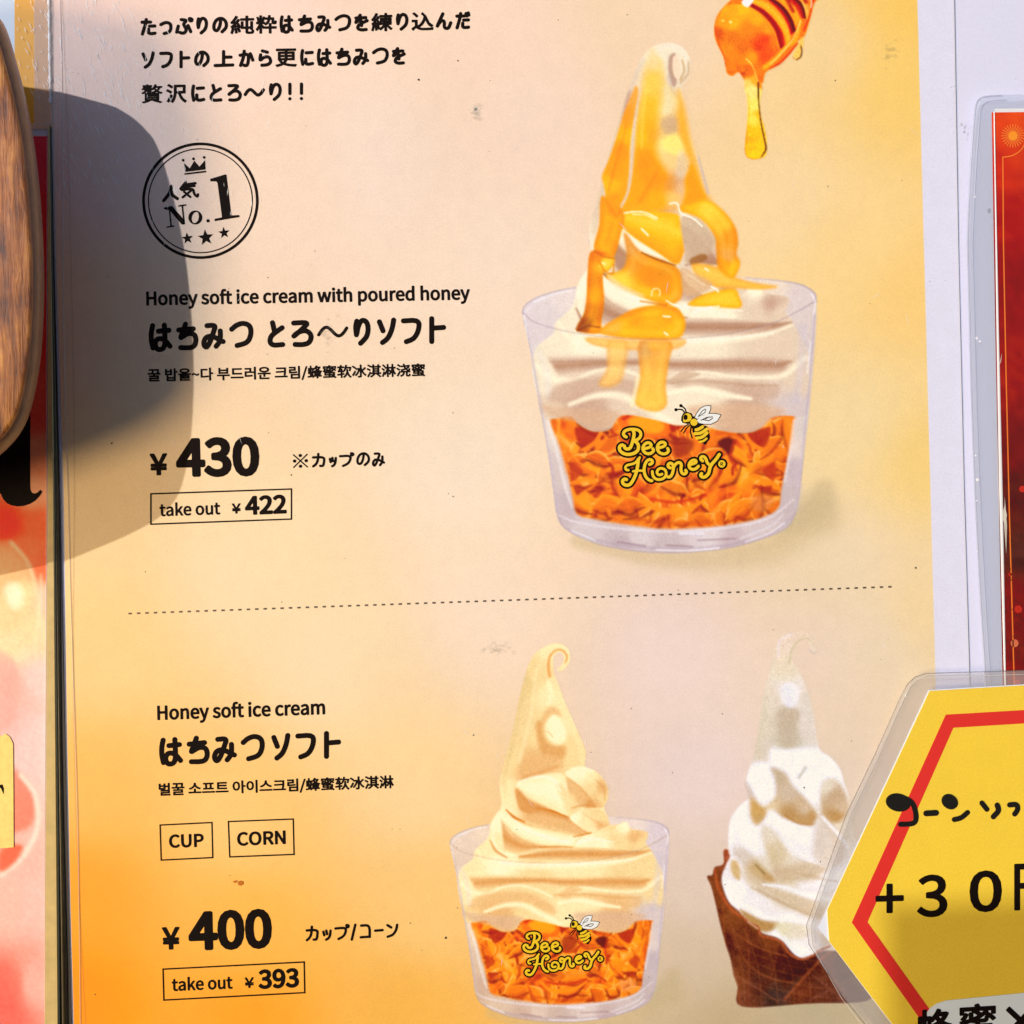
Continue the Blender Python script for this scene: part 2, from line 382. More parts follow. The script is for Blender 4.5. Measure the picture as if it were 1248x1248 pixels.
KANA = {
 'は': [[(.08, .03), (.0, .3), (.0, .65), (.1, .97)], [(.4, .27), (.98, .24)], [(.74, .02), (.77, .45), (.78, .8), (.68, 1.02), (.36, 1.04), (.22, .8), (.36, .56), (.74, .6), (1.04, .9)]],
 'ち': [[(.05, .24), (.88, .2)], [(.45, .0), (.32, .3), (.17, .58), (.3, .52), (.6, .38), (.95, .42), (1.03, .75), (.85, 1.0), (.2, .98)]],
 'み': [[(.17, .1), (.62, .08), (.48, .4), (.3, .8), (.12, .98), (-.02, .8), (.1, .55), (.4, .5), (.7, .62), (.98, .74)], [(.83, .32), (.84, .6), (.78, .8), (.62, .96)]],
 'つ': [[(.03, .28), (.25, .12), (.6, .03), (.95, .15), (1.0, .5), (.82, .85), (.3, .95)]],
 'と': [[(.22, .03), (.38, .46)], [(.88, .25), (.45, .42), (.1, .6), (.05, .85), (.3, .97), (.92, .94)]],
 'ろ': [[(.15, .08), (.85, .06), (.6, .3), (.08, .68), (.35, .45), (.75, .38), (1.0, .6), (.9, .9), (.6, .98), (.22, .96)]],
 '〜': [[(0, .62), (.13, .42), (.27, .33), (.42, .42), (.58, .6), (.72, .68), (.87, .58), (1, .38)]],
 'り': [[(.14, .05), (.06, .3), (.12, .62)], [(.14, .58), (.25, .25), (.5, .02), (.85, .08), (1.0, .35), (.9, .72), (.42, .98)]],
 'ソ': [[(.05, .1), (.28, .48)], [(.97, .04), (.88, .4), (.62, .8), (.25, .97)]],
 'フ': [[(.03, .1), (.95, .08), (.93, .5), (.65, .85), (.2, .96)]],
 'ト': [[(.18, .02), (.18, .98)], [(.18, .42), (.96, .4)]],
 'カ': [[(.05, .3), (.95, .28), (.92, .7), (.85, .95), (.62, .93)], [(.47, .03), (.44, .5), (.3, .8), (.06, .96)]],
 'ッ': [[(.05, .42), (.16, .66)], [(.42, .35), (.52, .6)], [(.95, .36), (.9, .7), (.7, .9), (.4, .98)]],
 'プ': [[(.03, .25), (.8, .22), (.78, .55), (.6, .82), (.25, .97)], [(.86, .02), (1.0, .04), (1.0, .17), (.86, .17), (.85, .03)]],
 'の': [[(.55, .15), (.5, .55), (.3, .88), (.05, .8), (.03, .45), (.25, .13), (.65, .05), (.97, .3), (.98, .68), (.65, .93)]],
 'コ': [[(.08, .12), (.92, .1), (.92, .92)], [(.05, .92), (.92, .9)]], 'ー': [[(.02, .5), (.98, .48)]],
 'ン': [[(.08, .15), (.42, .32)], [(.97, .15), (.9, .5), (.6, .85), (.1, .96)]],
 'た': [[(.03, .2), (.65, .2)], [(.34, .03), (.26, .4), (.05, .97)], [(.58, .47), (.97, .46)], [(.52, .68), (.5, .93), (.75, .96), (.98, .93)]],
 'っ': [[(.03, .4), (.5, .25), (.95, .35), (.98, .7), (.8, .9), (.35, .97)]],
 'ぷ': [[(.3, .08), (.62, .12), (.42, .35), (.48, .5), (.6, .75), (.45, .97), (.22, .9)], [(.12, .5), (.02, .9)], [(.75, .48), (.92, .88)], [(.85, .02), (1.0, .04), (1.0, .17), (.86, .17), (.84, .03)]],
 'ん': [[(.48, .03), (.04, .97), (.35, .45), (.6, .5), (.55, .95), (.85, 1.0), (.99, .62)]],
 'を': [[(.1, .2), (.86, .18)], [(.44, .02), (.1, .56), (.4, .32), (.56, .44), (.52, .7)], [(.97, .38), (.4, .6), (.24, .85), (.5, .98), (.9, .95)]],
 'か': [[(.03, .32), (.58, .24), (.66, .5), (.56, .98), (.28, .92)], [(.34, .03), (.26, .5), (.06, .96)], [(.8, .2), (.99, .62)]],
 'ら': [[(.3, .03), (.72, .12)], [(.18, .28), (.1, .7), (.45, .42), (.85, .42), (1.0, .75), (.75, .95), (.28, .97)]],
 'に': [[(.1, .05), (.03, .3), (.03, .65), (.12, .95)], [(.42, .2), (.94, .18)], [(.38, .62), (.38, .92), (.65, .95), (.97, .9)]],
 '上': [[(.48, .03), (.48, .92)], [(.5, .4), (.88, .4)], [(.03, .94), (.97, .92)]],
 '!': [[(.5, .03), (.5, .62)], [(.5, .95)]], '/': [[(.95, .02), (.05, 1.05)]],
}
KANA['だ'] = KANA['た'] + [[(.78, .04), (.84, .2)], [(.96, 0), (1.0, .14)]]
def kana_line(items, oy, s, ox, yL, yR, xL, xR, H, r, skx=0.):
    """items: (char, x0, x1) in an enlargement with origin (ox, oy), scale s. yL/yR = top of letters at xL/xR, H their height"""
    out = []; kan = []
    for ch, a, b in items:
        tp = yL+(yR-yL)*((a+b)/2-xL)/(xR-xL); sl = (yR-yL)/(xR-xL)
        if ch in KANA:
            rr = r*s; 
            for st in KANA[ch]:
                q = []
                for u, v in st:
                    X = a+rr+(b-a-2*rr)*u; Y = tp+rr+(H-2*rr)*v+sl*(X-(a+b)/2); q.append((ox+X/s, oy+Y/s))
                q0 = np.array(q); q = q0
                if len(q0) > 2:
                    q = chaikin(q0, 2); lo, hi = q0.min(0), q0.max(0); a0, a1 = q.min(0), q.max(0); q = lo+(q-a0)*(hi-lo)/np.maximum(a1-a0, 1e-6)
                out.append((q, r))
        else:
            v, f = glyphs(ch); v0 = v.min(0); v1 = v.max(0); t = (v-v0)/(v1-v0); g = .5 if ch == '贅' else .78; gs = g*s
            X = a+gs+(b-a-2*gs)*t[:, 0]; Y = tp+gs+(H-2*gs)*(1-t[:, 1])+sl*(X-(a+b)/2); kan.append(fatten((np.stack([ox+X/s, oy+Y/s], 1), f), g, .3))
    res = []
    if out: res.append(stroke_mesh(out, .42))
    return join(res+kan)
def frame(c4, wd):
    """rectangular outline of four corners"""
    c = np.asarray(c4, float); m = c.mean(0); inn = []
    n = 4
    for i in range(4):
        a = c[i]; d1 = (c[(i+1) % 4]-a); d1 /= np.linalg.norm(d1); d2 = (c[(i-1) % 4]-a); d2 /= np.linalg.norm(d2); inn.append(a+(d1+d2)*wd)
    return np.vstack([c, inn]), [(i, (i+1) % 4, 4+(i+1) % 4, 4+i) for i in range(4)]
def disc(cx, cy, ro, ri, n=96):
    t = np.linspace(0, 2*math.pi, n, endpoint=False); o = np.stack([cx+ro*np.cos(t), cy+ro*np.sin(t)], 1); i_ = np.stack([cx+ri*np.cos(t), cy+ri*np.sin(t)], 1)
    return np.vstack([o, i_]), [(i, (i+1) % n, n+(i+1) % n, n+i) for i in range(n)]

# ================================================================== THE SETTING: white wall panel
WALL = mat('white_panel', alb((226, 221, 236)), rough=.5, coat=.15, grain=.04, gscale=900, bump=.1, bscale=30)
o = slab([(-3200, -3200), (4600, -3200), (4600, 4400), (-3200, 4400)], -.02, 0, None, 'wall', WALL); o['kind'] = 'structure'

# ================================================================== MENU SHEET
MH = .0009            # its face stands this far off the wall
INK = MH+.00009
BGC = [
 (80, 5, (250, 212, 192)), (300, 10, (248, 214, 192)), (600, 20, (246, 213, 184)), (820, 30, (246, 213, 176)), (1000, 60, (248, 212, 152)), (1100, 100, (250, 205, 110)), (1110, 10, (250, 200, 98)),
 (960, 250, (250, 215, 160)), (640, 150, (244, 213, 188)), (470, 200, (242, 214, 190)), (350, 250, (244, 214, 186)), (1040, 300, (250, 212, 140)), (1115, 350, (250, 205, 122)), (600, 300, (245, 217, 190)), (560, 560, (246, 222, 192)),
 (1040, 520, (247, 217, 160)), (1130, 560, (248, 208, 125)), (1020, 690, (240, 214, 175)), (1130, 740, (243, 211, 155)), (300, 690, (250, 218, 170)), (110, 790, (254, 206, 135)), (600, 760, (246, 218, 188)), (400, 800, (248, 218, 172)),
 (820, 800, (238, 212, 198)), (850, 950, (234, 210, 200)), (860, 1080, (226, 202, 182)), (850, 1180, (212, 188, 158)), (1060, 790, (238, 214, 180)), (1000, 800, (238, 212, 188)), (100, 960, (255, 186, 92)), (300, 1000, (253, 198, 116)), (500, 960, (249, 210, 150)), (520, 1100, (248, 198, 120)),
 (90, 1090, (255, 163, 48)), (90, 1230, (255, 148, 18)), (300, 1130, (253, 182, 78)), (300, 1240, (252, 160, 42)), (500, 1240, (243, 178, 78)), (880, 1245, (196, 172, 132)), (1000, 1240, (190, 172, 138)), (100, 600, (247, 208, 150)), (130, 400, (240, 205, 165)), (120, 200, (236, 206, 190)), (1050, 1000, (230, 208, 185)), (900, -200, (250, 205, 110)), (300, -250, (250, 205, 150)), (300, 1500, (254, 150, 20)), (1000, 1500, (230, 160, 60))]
def menu_bg(PX, PY):
    return shep2(PX, PY)
def shep2(X, Y):
    X = np.asarray(X, float); Y = np.asarray(Y, float); W = 0; A = 0
    for x, y, c in BGC:
        d2 = (X-x)**2+(Y-y)**2; wgt = 1/(d2+1500.)**1.6; W = W+wgt; A = A+wgt[..., None]*np.asarray(c, float)
    n0 = noise2(X, Y, 90, 31)[..., None]-.5
    c = A/W[..., None]+n0*np.array([4, 4, 5])
    e = np.interp(Y, [-500, 0, 600, 1248, 1800], [1106, 1118, 1134, 1152, 1166])
    k = np.clip((X-e)/1.2+.5, 0, 1)[..., None]           # past the print the sheet is white
    return c*(1-k)+np.array([228, 222, 236])*k
menu = thing('menu_sheet', 'large laminated cream and orange soft serve menu with printed desserts and yen prices', 'menu', P(600, 1700, 0))
def edge_l(y): return np.interp(y, [-500, 0, 300, 600, 900, 1100, 1248, 1800], [50, 61, 66, 76, 80, 84, 88, 102])
def edge_r(y): return np.interp(y, [-500, 0, 60, 300, 600, 800, 1248, 1800], [1152, 1162, 1163, 1167, 1174, 1180, 1192, 1200])
ys = np.arange(-430, 1700.1, 6.)
tt = np.concatenate([np.linspace(0, .93, 130, endpoint=False), np.linspace(.93, 1, 90)])
GX = edge_l(ys)[:, None]*(1-tt)+edge_r(ys)[:, None]*tt+2*(1-tt); GY = np.repeat(ys[:, None], 220, 1)
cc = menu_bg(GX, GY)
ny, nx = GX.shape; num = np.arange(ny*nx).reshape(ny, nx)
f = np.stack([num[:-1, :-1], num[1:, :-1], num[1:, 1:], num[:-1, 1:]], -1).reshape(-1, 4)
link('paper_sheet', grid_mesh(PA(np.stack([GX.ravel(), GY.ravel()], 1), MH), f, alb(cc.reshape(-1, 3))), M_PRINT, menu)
slab([(edge_l(y)+2.6 if k == 0 else edge_r(y)-.3, y) for k in (0, 1) for y in (np.linspace(-440, 1710, 30) if k == 0 else np.linspace(1710, -440, 30))], .0002, MH-.00005, menu, 'backing_sheet', mat('menu_back', alb((235, 225, 215)), rough=.5))
yy = np.linspace(-60, 128, 90); bead(np.stack([edge_l(yy)+.2+.25*np.sin(yy*.9), yy], 1), 2.6+1.0*np.sin(yy*.37)*np.sin(yy*.11), MH+.00075, MH+.0011, 'edge_glare', clear('edge_glare_white', (.97, .97, 1.), .9, .3), menu)  # glare band along the film edge, painted as a white ridge
# clear film edge and sealed ridge beside the print; highlight and shade lines painted
yy = np.linspace(-440, 1710, 60)
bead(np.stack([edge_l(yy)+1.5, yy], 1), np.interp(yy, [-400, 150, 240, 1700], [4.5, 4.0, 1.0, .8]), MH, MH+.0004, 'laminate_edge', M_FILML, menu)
bead(np.stack([edge_l(yy)+16+5*np.sin(yy/190.), yy], 1), 1.6, MH+.0001, MH+.0005, 'laminate_crease', M_FILMD, menu)
bead(np.stack([edge_l(yy)+11+3*np.sin(yy/150.+1), yy], 1), 1.3, MH+.0001, MH+.0005, 'laminate_crease', M_FILML, menu)

def T(name, VF, **k): return flat(VF, INK, name, M_INK, menu, **k)
def q5(x, y): return (160+x/2.836, y/2.836)
# three lines of introduction
L1 = [('た', 30, 88), ('っ', 95, 143), ('ぷ', 150, 215), ('り', 222, 265), ('の', 278, 335), ('純', 342, 425), ('粋', 430, 503), ('は', 512, 560), ('ち', 573, 630), ('み', 636, 692), ('つ', 700, 760), ('を', 766, 822), ('練', 829, 903), ('り', 912, 958), ('込', 968, 1045), ('ん', 1050, 1110), ('だ', 1118, 1172)]
L2 = [('ソ', 33, 82), ('フ', 95, 146), ('ト', 160, 205), ('の', 215, 272), ('上', 282, 358), ('か', 369, 426), ('ら', 435, 487), ('更', 498, 572), ('に', 582, 633), ('は', 641, 692), ('ち', 703, 758), ('み', 766, 823), ('つ', 830, 890), ('を', 896, 950)]
L3 = [('贅', 35, 108), ('沢', 120, 192), ('に', 205, 257), ('と', 268, 318), ('ろ', 328, 382), ('〜', 388, 462), ('り', 473, 520), ('!', 536, 560), ('!', 576, 600)]
T('introduction_line', kana_line(L1, 0, 2.836, 160, 60, 39, 60, 1145, 64, 2.02))
T('introduction_line', kana_line(L2, 0, 2.836, 160, 175, 161, 60, 925, 64, 2.02))
T('introduction_line', kana_line(L3, 0, 2.836, 160, 291, 283, 70, 590, 66, 2.02))
T('english_title', text('Honey soft ice cream with poured honey', 178.3, 572.8, 371.6, 364.6, 15.6, .74))
TI1 = [('は', 60, 140), ('ち', 152, 230), ('み', 243, 327), ('つ', 336, 422), ('と', 468, 536), ('ろ', 547, 630), ('り', 764, 827), ('ソ', 846, 917), ('フ', 930, 1006), ('ト', 1020, 1090)]
T('japanese_title', join([kana_line(TI1, 320, 2.836, 160, 206, 183, 100, 1055, 100, 3.1), kana_line([('〜', 642, 750)], 320, 2.836, 160, 190, 190, 100, 1055, 96, 2.0)]))
T('translation_line', text('꿀 밥을~다 부드러운 크림/蜂蜜软冰淇淋浇蜜', 180, 518.3, 464.5, 458.0, 14.6, .52, ref='림'))
T('price', join([text('¥', 182.8, 204.2, 578.5, 578, 25.2, 1.15), text('430', 214.8, 316.5, 578.9, 577.2, 42, 2.7)]))
T('cup_note', join([text('※', 357, 375.5, 570.2, 569.6, 16.5, .3, ref='※'), kana_line([('カ', 622, 673), ('ッ', 681, 712), ('プ', 716, 771), ('の', 776, 826), ('み', 832, 878)], 320, 2.836, 160, 656, 652, 640, 860, 54, 1.5)]))
T('box_outline', frame([q5(65, 797+907.5), q5(556, 780+907.5), q5(556, 889+907.5), q5(65, 907+907.5)], 1.8))
T('takeout_price', join([text('take out', 194.5, 268.5, 628.8, 626.4, 14.2, .55), text('¥', 282.6, 293.6, 625.6, 625.3, 11.8, .5), text('422', 298.7, 349.4, 626.6, 624.6, 20.6, 1.25)]))
# lower half
T('english_title', text('Honey soft ice cream', 191.7, 396.3, 877, 870, 16.2, .74))
TI2 = [('は', 96, 176), ('ち', 188, 269), ('み', 280, 366), ('つ', 376, 461), ('ソ', 481, 551), ('フ', 565, 641), ('ト', 656, 727)]
T('japanese_title', kana_line(TI2, 700, 2.836, 160, 561, 539, 135, 690, 100, 3.1))
T('translation_line', text('벌꿀 소프트 아이스크림/蜂蜜软冰淇淋', 193.5, 480, 969.5, 960.0, 14.6, .52, ref='림'))
def q8(x, y): return (160+x/2.836, 930+y/2.836)
T('box_outline', frame([q8(97, 212), q8(281, 203), q8(284, 329), q8(101, 338)], 1.7)); T('cup_word', text('CUP', 206, 248.4, 1032.8, 1031.4, 14.8, .75))
T('box_outline', frame([q8(333, 200), q8(562, 191), q8(565, 318), q8(338, 327)], 1.7)); T('corn_word', text('CORN', 289, 348.3, 1030.3, 1028.0, 15.2, .75))
T('price', join([text('¥', 197.7, 219.3, 1156.5, 1156, 26, 1.15), text('400', 230, 331.8, 1156.2, 1152.8, 42.3, 2.7)]))
T('cup_note', kana_line([('カ', 600, 650), ('ッ', 658, 694), ('プ', 700, 755), ('/', 757, 779), ('コ', 787, 831), ('ー', 838, 873), ('ン', 878, 924)], 930, 2.836, 160, 560, 548, 620, 900, 58, 1.55))
T('box_outline', frame([q8(107, 710), q8(600, 685), q8(602, 796), q8(110, 822)], 1.8))
T('takeout_price', join([text('take out', 209.5, 283.5, 1207.5, 1204.5, 14.4, .55), text('¥', 298.2, 309.6, 1203.8, 1203.4, 12.2, .5), text('393', 315, 364.6, 1204.3, 1202, 21, 1.25)]))
# dotted rule
dots = []
for k in range(91):
    u = k/90; x = 158.5+926*u; y = 747.8-32.6*u
    dots.append((np.array([(x-2.1, y-1.0), (x+2.1, y-1.15), (x+2.2, y+.9), (x-2.0, y+1.05)]), [(0, 1, 2, 3)]))
flat(join(dots), INK, 'dotted_rule', mat('brown_ink', (.10, .07, .05), rough=.5), menu)
# ranking badge
bd = [disc(244.2, 244.6, 71, 67.6), disc(244.2, 244.6, 64, 62.6)]
def star(cx, cy, r, a0):
    t = [a0+i*math.pi/5 for i in range(10)]
    return np.array([(cx, cy)]+[(cx+(r if i % 2 == 0 else r*.42)*math.sin(a), cy-(r if i % 2 == 0 else r*.42)*math.cos(a)) for i, a in enumerate(t)]), [(0, 1+i, 1+(i+1) % 10) for i in range(10)]
a_ = -math.radians(7)
badge = flat(join(bd), INK, 'ranking_badge', M_INK, menu, label='round badge of two rings with a crown, number one and three stars')
def z1(p): return np.asarray(p, float)/4.
flat(join([star(228.3, 290.5, 7.3, a_), star(250.7, 289.5, 10, a_), star(273, 283.7, 7.3, a_)]), INK, 'stars', M_INK, badge)
cr = z1([(897, 795), (902, 838), (1002, 826), (1000, 780), (972, 812), (947, 783), (925, 820)])
crown = join([(cr, [(0, 1, 6), (1, 2, 4, 6), (2, 3, 4), (4, 5, 6)]), stroke_mesh([(z1([(902, 848), (1002, 836)]), 1.0)], .3), stroke_mesh([(z1([(893, 781)]), 1.7), (z1([(943, 774)]), 1.7), (z1([(995, 767)]), 1.7)], .3)])
flat(crown, INK, 'crown', M_INK, badge)
def quadtext(ch, x0, y0, x1, y1, tilt, g):
    v, f = glyphs(ch, g); a = v.min(0); b = v.max(0); t = (v-a)/(b-a); X = x0+(x1-x0)*t[:, 0]; Y = y1+(y0-y1)*t[:, 1]
    m = np.array([(x0+x1)/2, (y0+y1)/2]); p = np.stack([X, Y], 1)-m; c, s_ = math.cos(tilt), math.sin(tilt)
    return np.stack([p[:, 0]*c-p[:, 1]*s_, p[:, 0]*s_+p[:, 1]*c], 1)+m, f
r2 = 2.0
st_ = [(chaikin(z1([(835, 908), (832, 935), (798, 978)]), 2), r2), (chaikin(z1([(833, 925), (838, 950), (864, 968)]), 2), r2),
 (z1([(905, 888), (880, 920)]), r2*.8), (z1([(905, 900), (952, 893)]), r2*.8), (z1([(895, 912), (948, 906)]), r2*.7), (chaikin(z1([(885, 925), (942, 919), (945, 945), (962, 960), (965, 948)]), 2), r2*.8), (z1([(930, 930), (890, 962)]), r2*.7), (z1([(897, 935), (928, 960)]), r2*.7)]
flat(stroke_mesh(st_, .3), INK, 'badge_word', M_INK, badge)
# serif No. 1
def polyf(pts): return z1(pts), [tuple(range(len(pts)))]
ser = [polyf([(1024, 872), (1098, 850), (1104, 852), (1128, 1050), (1166, 1048), (1168, 1058), (1046, 1078), (1046, 1067), (1082, 1059), (1060, 892), (1054, 884), (1026, 884)]),
       polyf([(798, 1012), (838, 1003), (896, 1070), (896, 1094), (886, 1094), (826, 1024), (800, 1020)]), polyf([(822, 1012), (829, 1018), (838, 1100), (830, 1101)]), polyf([(812, 1104), (850, 1098), (850, 1105), (812, 1111)]),
       polyf([(884, 1000), (892, 999), (902, 1092), (894, 1094)]), polyf([(868, 1001), (908, 995), (908, 1002), (869, 1008)])]
oo = []
t = np.linspace(0, 2*math.pi, 40, endpoint=False); oA = np.stack([952+34*np.cos(t), 1060+34*np.sin(t)], 1)/4; oB = np.stack([952+17*np.cos(t)-4*np.sin(t), 1060+27*np.sin(t)], 1)/4
ser.append((np.vstack([oA, oB]), [(i, (i+1) % 40, 40+(i+1) % 40, 40+i) for i in range(40)])); ser.append(stroke_mesh([(z1([(1014, 1076)]), 2.1)], .3))
flat(join(ser), INK, 'badge_number', M_INK, badge)

# ================================================================== PRINTED DESSERTS
def c1(p): p = np.asarray(p, float); return np.stack([23.8+.93*p[:, 0], 16+.93*p[:, 1]], 1)
def c2(p): p = np.asarray(p, float); return np.stack([23.8+.93*p[:, 0], 828.5+.93*p[:, 1]], 1)
def c4(p): p = np.asarray(p, float); return np.stack([p[:, 0], p[:, 1]+780], 1)
def c7(p): p = np.asarray(p, float); return np.stack([81.8+.465*p[:, 0], 1292.8+.465*p[:, 1]], 1)
def c8(p): p = np.asarray(p, float); return np.stack([604.2+.465*p[:, 0], 1292.8+.465*p[:, 1]], 1)
def cz(p): p = np.asarray(p, float); return np.stack([(108.2+p[:, 0]/6.933)/.3446, (45.5+p[:, 1]/6.933)/.3446], 1)   # enlargement of the upper cone
def paint_cup(K, honey):
    if honey: HI, LT, MD, SH, DP, CR = (250, 240, 212), (240, 226, 200), (227, 206, 182), (203, 172, 150), (180, 140, 114), (170, 105, 50)
    else:     HI, LT, MD, SH, DP, CR = (252, 240, 200), (246, 226, 178), (238, 212, 160), (226, 184, 132), (212, 156, 98), (200, 112, 35)
    # soft printed shadow beside and below the cup
    K.line(c2([(260, 1060), (600, 1120), (950, 1090), (1180, 960)]), [40, 70, 110, 140], (198, 178, 140), .62, 0, id=1)
    K.line(c2([(1060, 1010), (1170, 930), (1200, 860)]), [60, 110, 60], (190, 172, 136), .55, 0, id=1)
    # cup body
    GT = 0 if honey else 12
    body = c2([(52, 190), (75, 290), (100, 420), (125, 570), (150, 720), (170, 860), (185, 965), (212, 1010), (280, 1048), (400, 1085), (600, 1104), (820, 1088), (980, 1045), (1060, 1005), (1092, 950), (1108, 850), (1125, 700), (1143, 560), (1158, 380), (1168, 260), (1171, 150), (1160, 112), (1110, 82), (1020, 66), (880, 55), (700, 52), (500, 58), (300, 84), (180, 108), (90, 140)])
    g = lambda a, b, c: (23.8+.93*a, 828.5+.93*b, c)
    K.poly(body, 0, 2.2, 1., 1, ctrl=[g(120, 170, (216, 208, 212)), g(220, 130, (226, 216, 214)), g(1110, 140, (214, 204, 214)), g(1000, 90, (230, 218, 210)), g(90, 280, (214, 205, 210)), g(130, 500, (222, 210, 204)), g(600, 90, (225, 215, 212)),
        g(1140, 300, (210, 200, 208)), g(1120, 500, (208, 196, 205)), g(150, 620, (226, 216, 208)), g(180, 800, (202, 190, 192)), g(210, 930, (188, 174, 184)), g(300, 1010, (204, 196, 202)), g(500, 1040, (210, 202, 208)), g(600, 1075, (190, 178, 186)),
        g(760, 1040, (216, 208, 216)), g(950, 1010, (204, 192, 200)), g(1050, 920, (190, 178, 188)), g(1080, 780, (192, 180, 196)), g(1110, 620, (212, 204, 208)), g(1090, 700, (222, 210, 212)), g(430, 1070, (186, 172, 182)), g(850, 1060, (192, 176, 186))])
    if not honey:
        p_ = spl(body, 5, True); sl = K.box(p_, 4); al = (K.A[sl]*(K.ID[sl] == 1)*.5)[..., None]; K.C[sl] = K.C[sl]*(1-al)+(K.C[sl]*.35+menu_bg(K.PX[sl], K.PY[sl])*.65)*al
    # corn flakes
    flp = c2([(160, 600), (200, 575), (250, 575), (300, 590), (420, 540), (560, 545), (700, 560), (860, 560), (960, 580), (1030, 545), (1085, 560), (1082, 620), (1068, 700), (1050, 790), (1035, 860), (1020, 935), (940, 975), (800, 1000), (600, 1012), (420, 992), (330, 975), (262, 955), (245, 890), (225, 800), (195, 700)])
    sl = K.box(flp, 8); X = K.X[sl]; Y = K.Y[sl]; XS = np.abs(X-602)
    wx = (noise2(XS, Y, 70, 1)-.5)*60; wy = (noise2(XS, Y, 70, 2)-.5)*60
    XS = np.where(np.abs(X-602) > 190, XS, X-412); n = .58*noise2(XS+wx, Y+wy, 86, 3)+.28*noise2(XS+wx*1.5, Y+wy*1.3, 40, 4)+.14*noise2(XS, Y, 17, 5)
    rdg = 1-np.abs(2*noise2(XS+wx*1.8, Y*1.25+wy*1.8, 48, 6)-1)
    v = np.clip((n-.5)*1.5+.52+(rdg-.6)*.28, 0, 1)
    r_ = np.array([[130, 44, 8], [176, 66, 12], [214, 98, 22], [234, 128, 36], [246, 156, 62], [250, 182, 100]], float)
    c = np.stack([np.interp(v, np.linspace(0, 1, 6), r_[:, i]) for i in range(3)], -1)
    lowf = np.clip((Y-1640)/160, 0, 1)[..., None]*.35; c = c*(1-lowf)+np.array([206, 120, 62])*lowf
    K.C2 = K.C.copy(); K.C2[sl] = c
    p = spl(flp, 5, True); d, _ = K.dist(p, sl, True); ins = K.inside(p, sl); a = np.clip(.5+np.where(ins, d, -d)/14, 0, 1); K.blend(sl, a, c, 2)
    fr = random.Random(21 if honey else 33); keepC = K.C.copy()
    for it in range(150):
        fx = fr.uniform(170, 1030); fy = fr.uniform(1390, 1750); Lf = fr.choice([fr.uniform(18, 34), fr.uniform(34, 60), fr.uniform(50, 78)]); wf = Lf*fr.uniform(.28, .6); an = fr.gauss(0, .9)+(.5 if fx < 600 else -.5); bow = fr.uniform(.1, .8)*wf
        ca, sa = math.cos(an), math.sin(an); cw = lambda u, v_: (fx+u*ca-v_*sa, fy+u*sa+v_*ca)
        j_ = [fr.uniform(-.16, .16)*wf for _ in range(10)]
        tp_ = [cw(-Lf, j_[0]), cw(-Lf*.5, -wf*.7+j_[1]-bow), cw(0, -wf+j_[2]-bow), cw(Lf*.5, -wf*.7+j_[3]-bow), cw(Lf, j_[4])]; bt_ = [cw(-Lf, j_[0]), cw(-Lf*.5, wf*.45+j_[6]-bow*.3), cw(0, wf*.7+j_[7]-bow*.4), cw(Lf*.5, wf*.45+j_[8]-bow*.3), cw(Lf, j_[4])]
        K.line([(x_+3, y_+9) for x_, y_ in bt_], [4, 11, 15, 11, 4], fr.choice([(150, 50, 6), (170, 60, 8), (120, 36, 6)]), .7, .05)
        a_c = fr.choice([(250, 180, 92), (246, 166, 72), (242, 154, 62), (252, 194, 114)]); b_c = fr.choice([(240, 146, 52), (230, 130, 42), (244, 158, 60), (218, 114, 32)]); c_c = fr.choice([(206, 100, 30), (190, 84, 22), (222, 122, 42)])
        K.band(tp_, bt_, [a_c, b_c, b_c, c_c], 2.2, .95)
        if fr.random() < .6: K.line(tp_, 3.2, (254, 200, 130), .75, .1)
        if fr.random() < .4: K.line([cw(-Lf*.5, 0), cw(0, -wf*.25), cw(Lf*.55, 0)], 4, c_c, .5, 0)
    inn_ = np.clip(.5+np.where(ins, d, -d)/12, 0, 1)[..., None]; Csub = K.C[sl].copy(); K.C = keepC; K.C[sl] = keepC[sl]*(1-inn_)+Csub*inn_
    lf = (np.clip((Y-1650)/130, 0, 1)*.25*inn_[..., 0])[..., None]; K.C[sl] = K.C[sl]*(1-lf)+np.array([214, 126, 66])*lf
    O1, O2, O3, D1, D2 = (243, 142, 52), (250, 160, 40), (232, 120, 30), (168, 56, 12), (120, 38, 10)
    for cv in (c7, 'mir'):
        if cv == 'mir':
            cv = lambda q: (lambda z: np.stack([1208-z[:, 0], z[:, 1]], 1))(c7(q))
        K.line(cv([(250, 250), (300, 420), (310, 600)]), [20, 22, 10], (240, 150, 75), .35, .1)
        K.poly(cv([(380, 255), (440, 262), (560, 280), (545, 350), (450, 410), (395, 350)]), D1, 6, .85)
        K.line(cv([(440, 425), (500, 395), (545, 355), (580, 285)]), [9, 12, 12, 8], O1, .95, .4); K.line(cv([(560, 405), (590, 370), (620, 335)]), 9, O1, .9, .4)
        K.line(cv([(600, 280), (625, 300)]), 9, D2, .8, .3)
        K.line(cv([(320, 420), (380, 510), (500, 600)]), [14, 20, 14], O3, .6, .1); K.line(cv([(340, 430), (410, 520), (500, 575)]), 6, (248, 165, 85), .6, .1)
        K.poly(cv([(345, 530), (395, 545), (440, 590), (400, 640), (350, 660)]), (186, 74, 22), 5, .85)
        K.line(cv([(365, 685), (440, 650), (520, 625)]), 13, O1, .85, .2); K.poly(cv([(368, 700), (430, 705), (520, 690), (440, 740), (395, 770)]), (165, 60, 20), 5, .8)
        pass
        K.line(cv([(640, 530), (665, 560), (668, 610)]), 8, D1, .85, .3); K.line(cv([(540, 560), (600, 610), (620, 720)]), [14, 20, 16], O2, .4, .1)
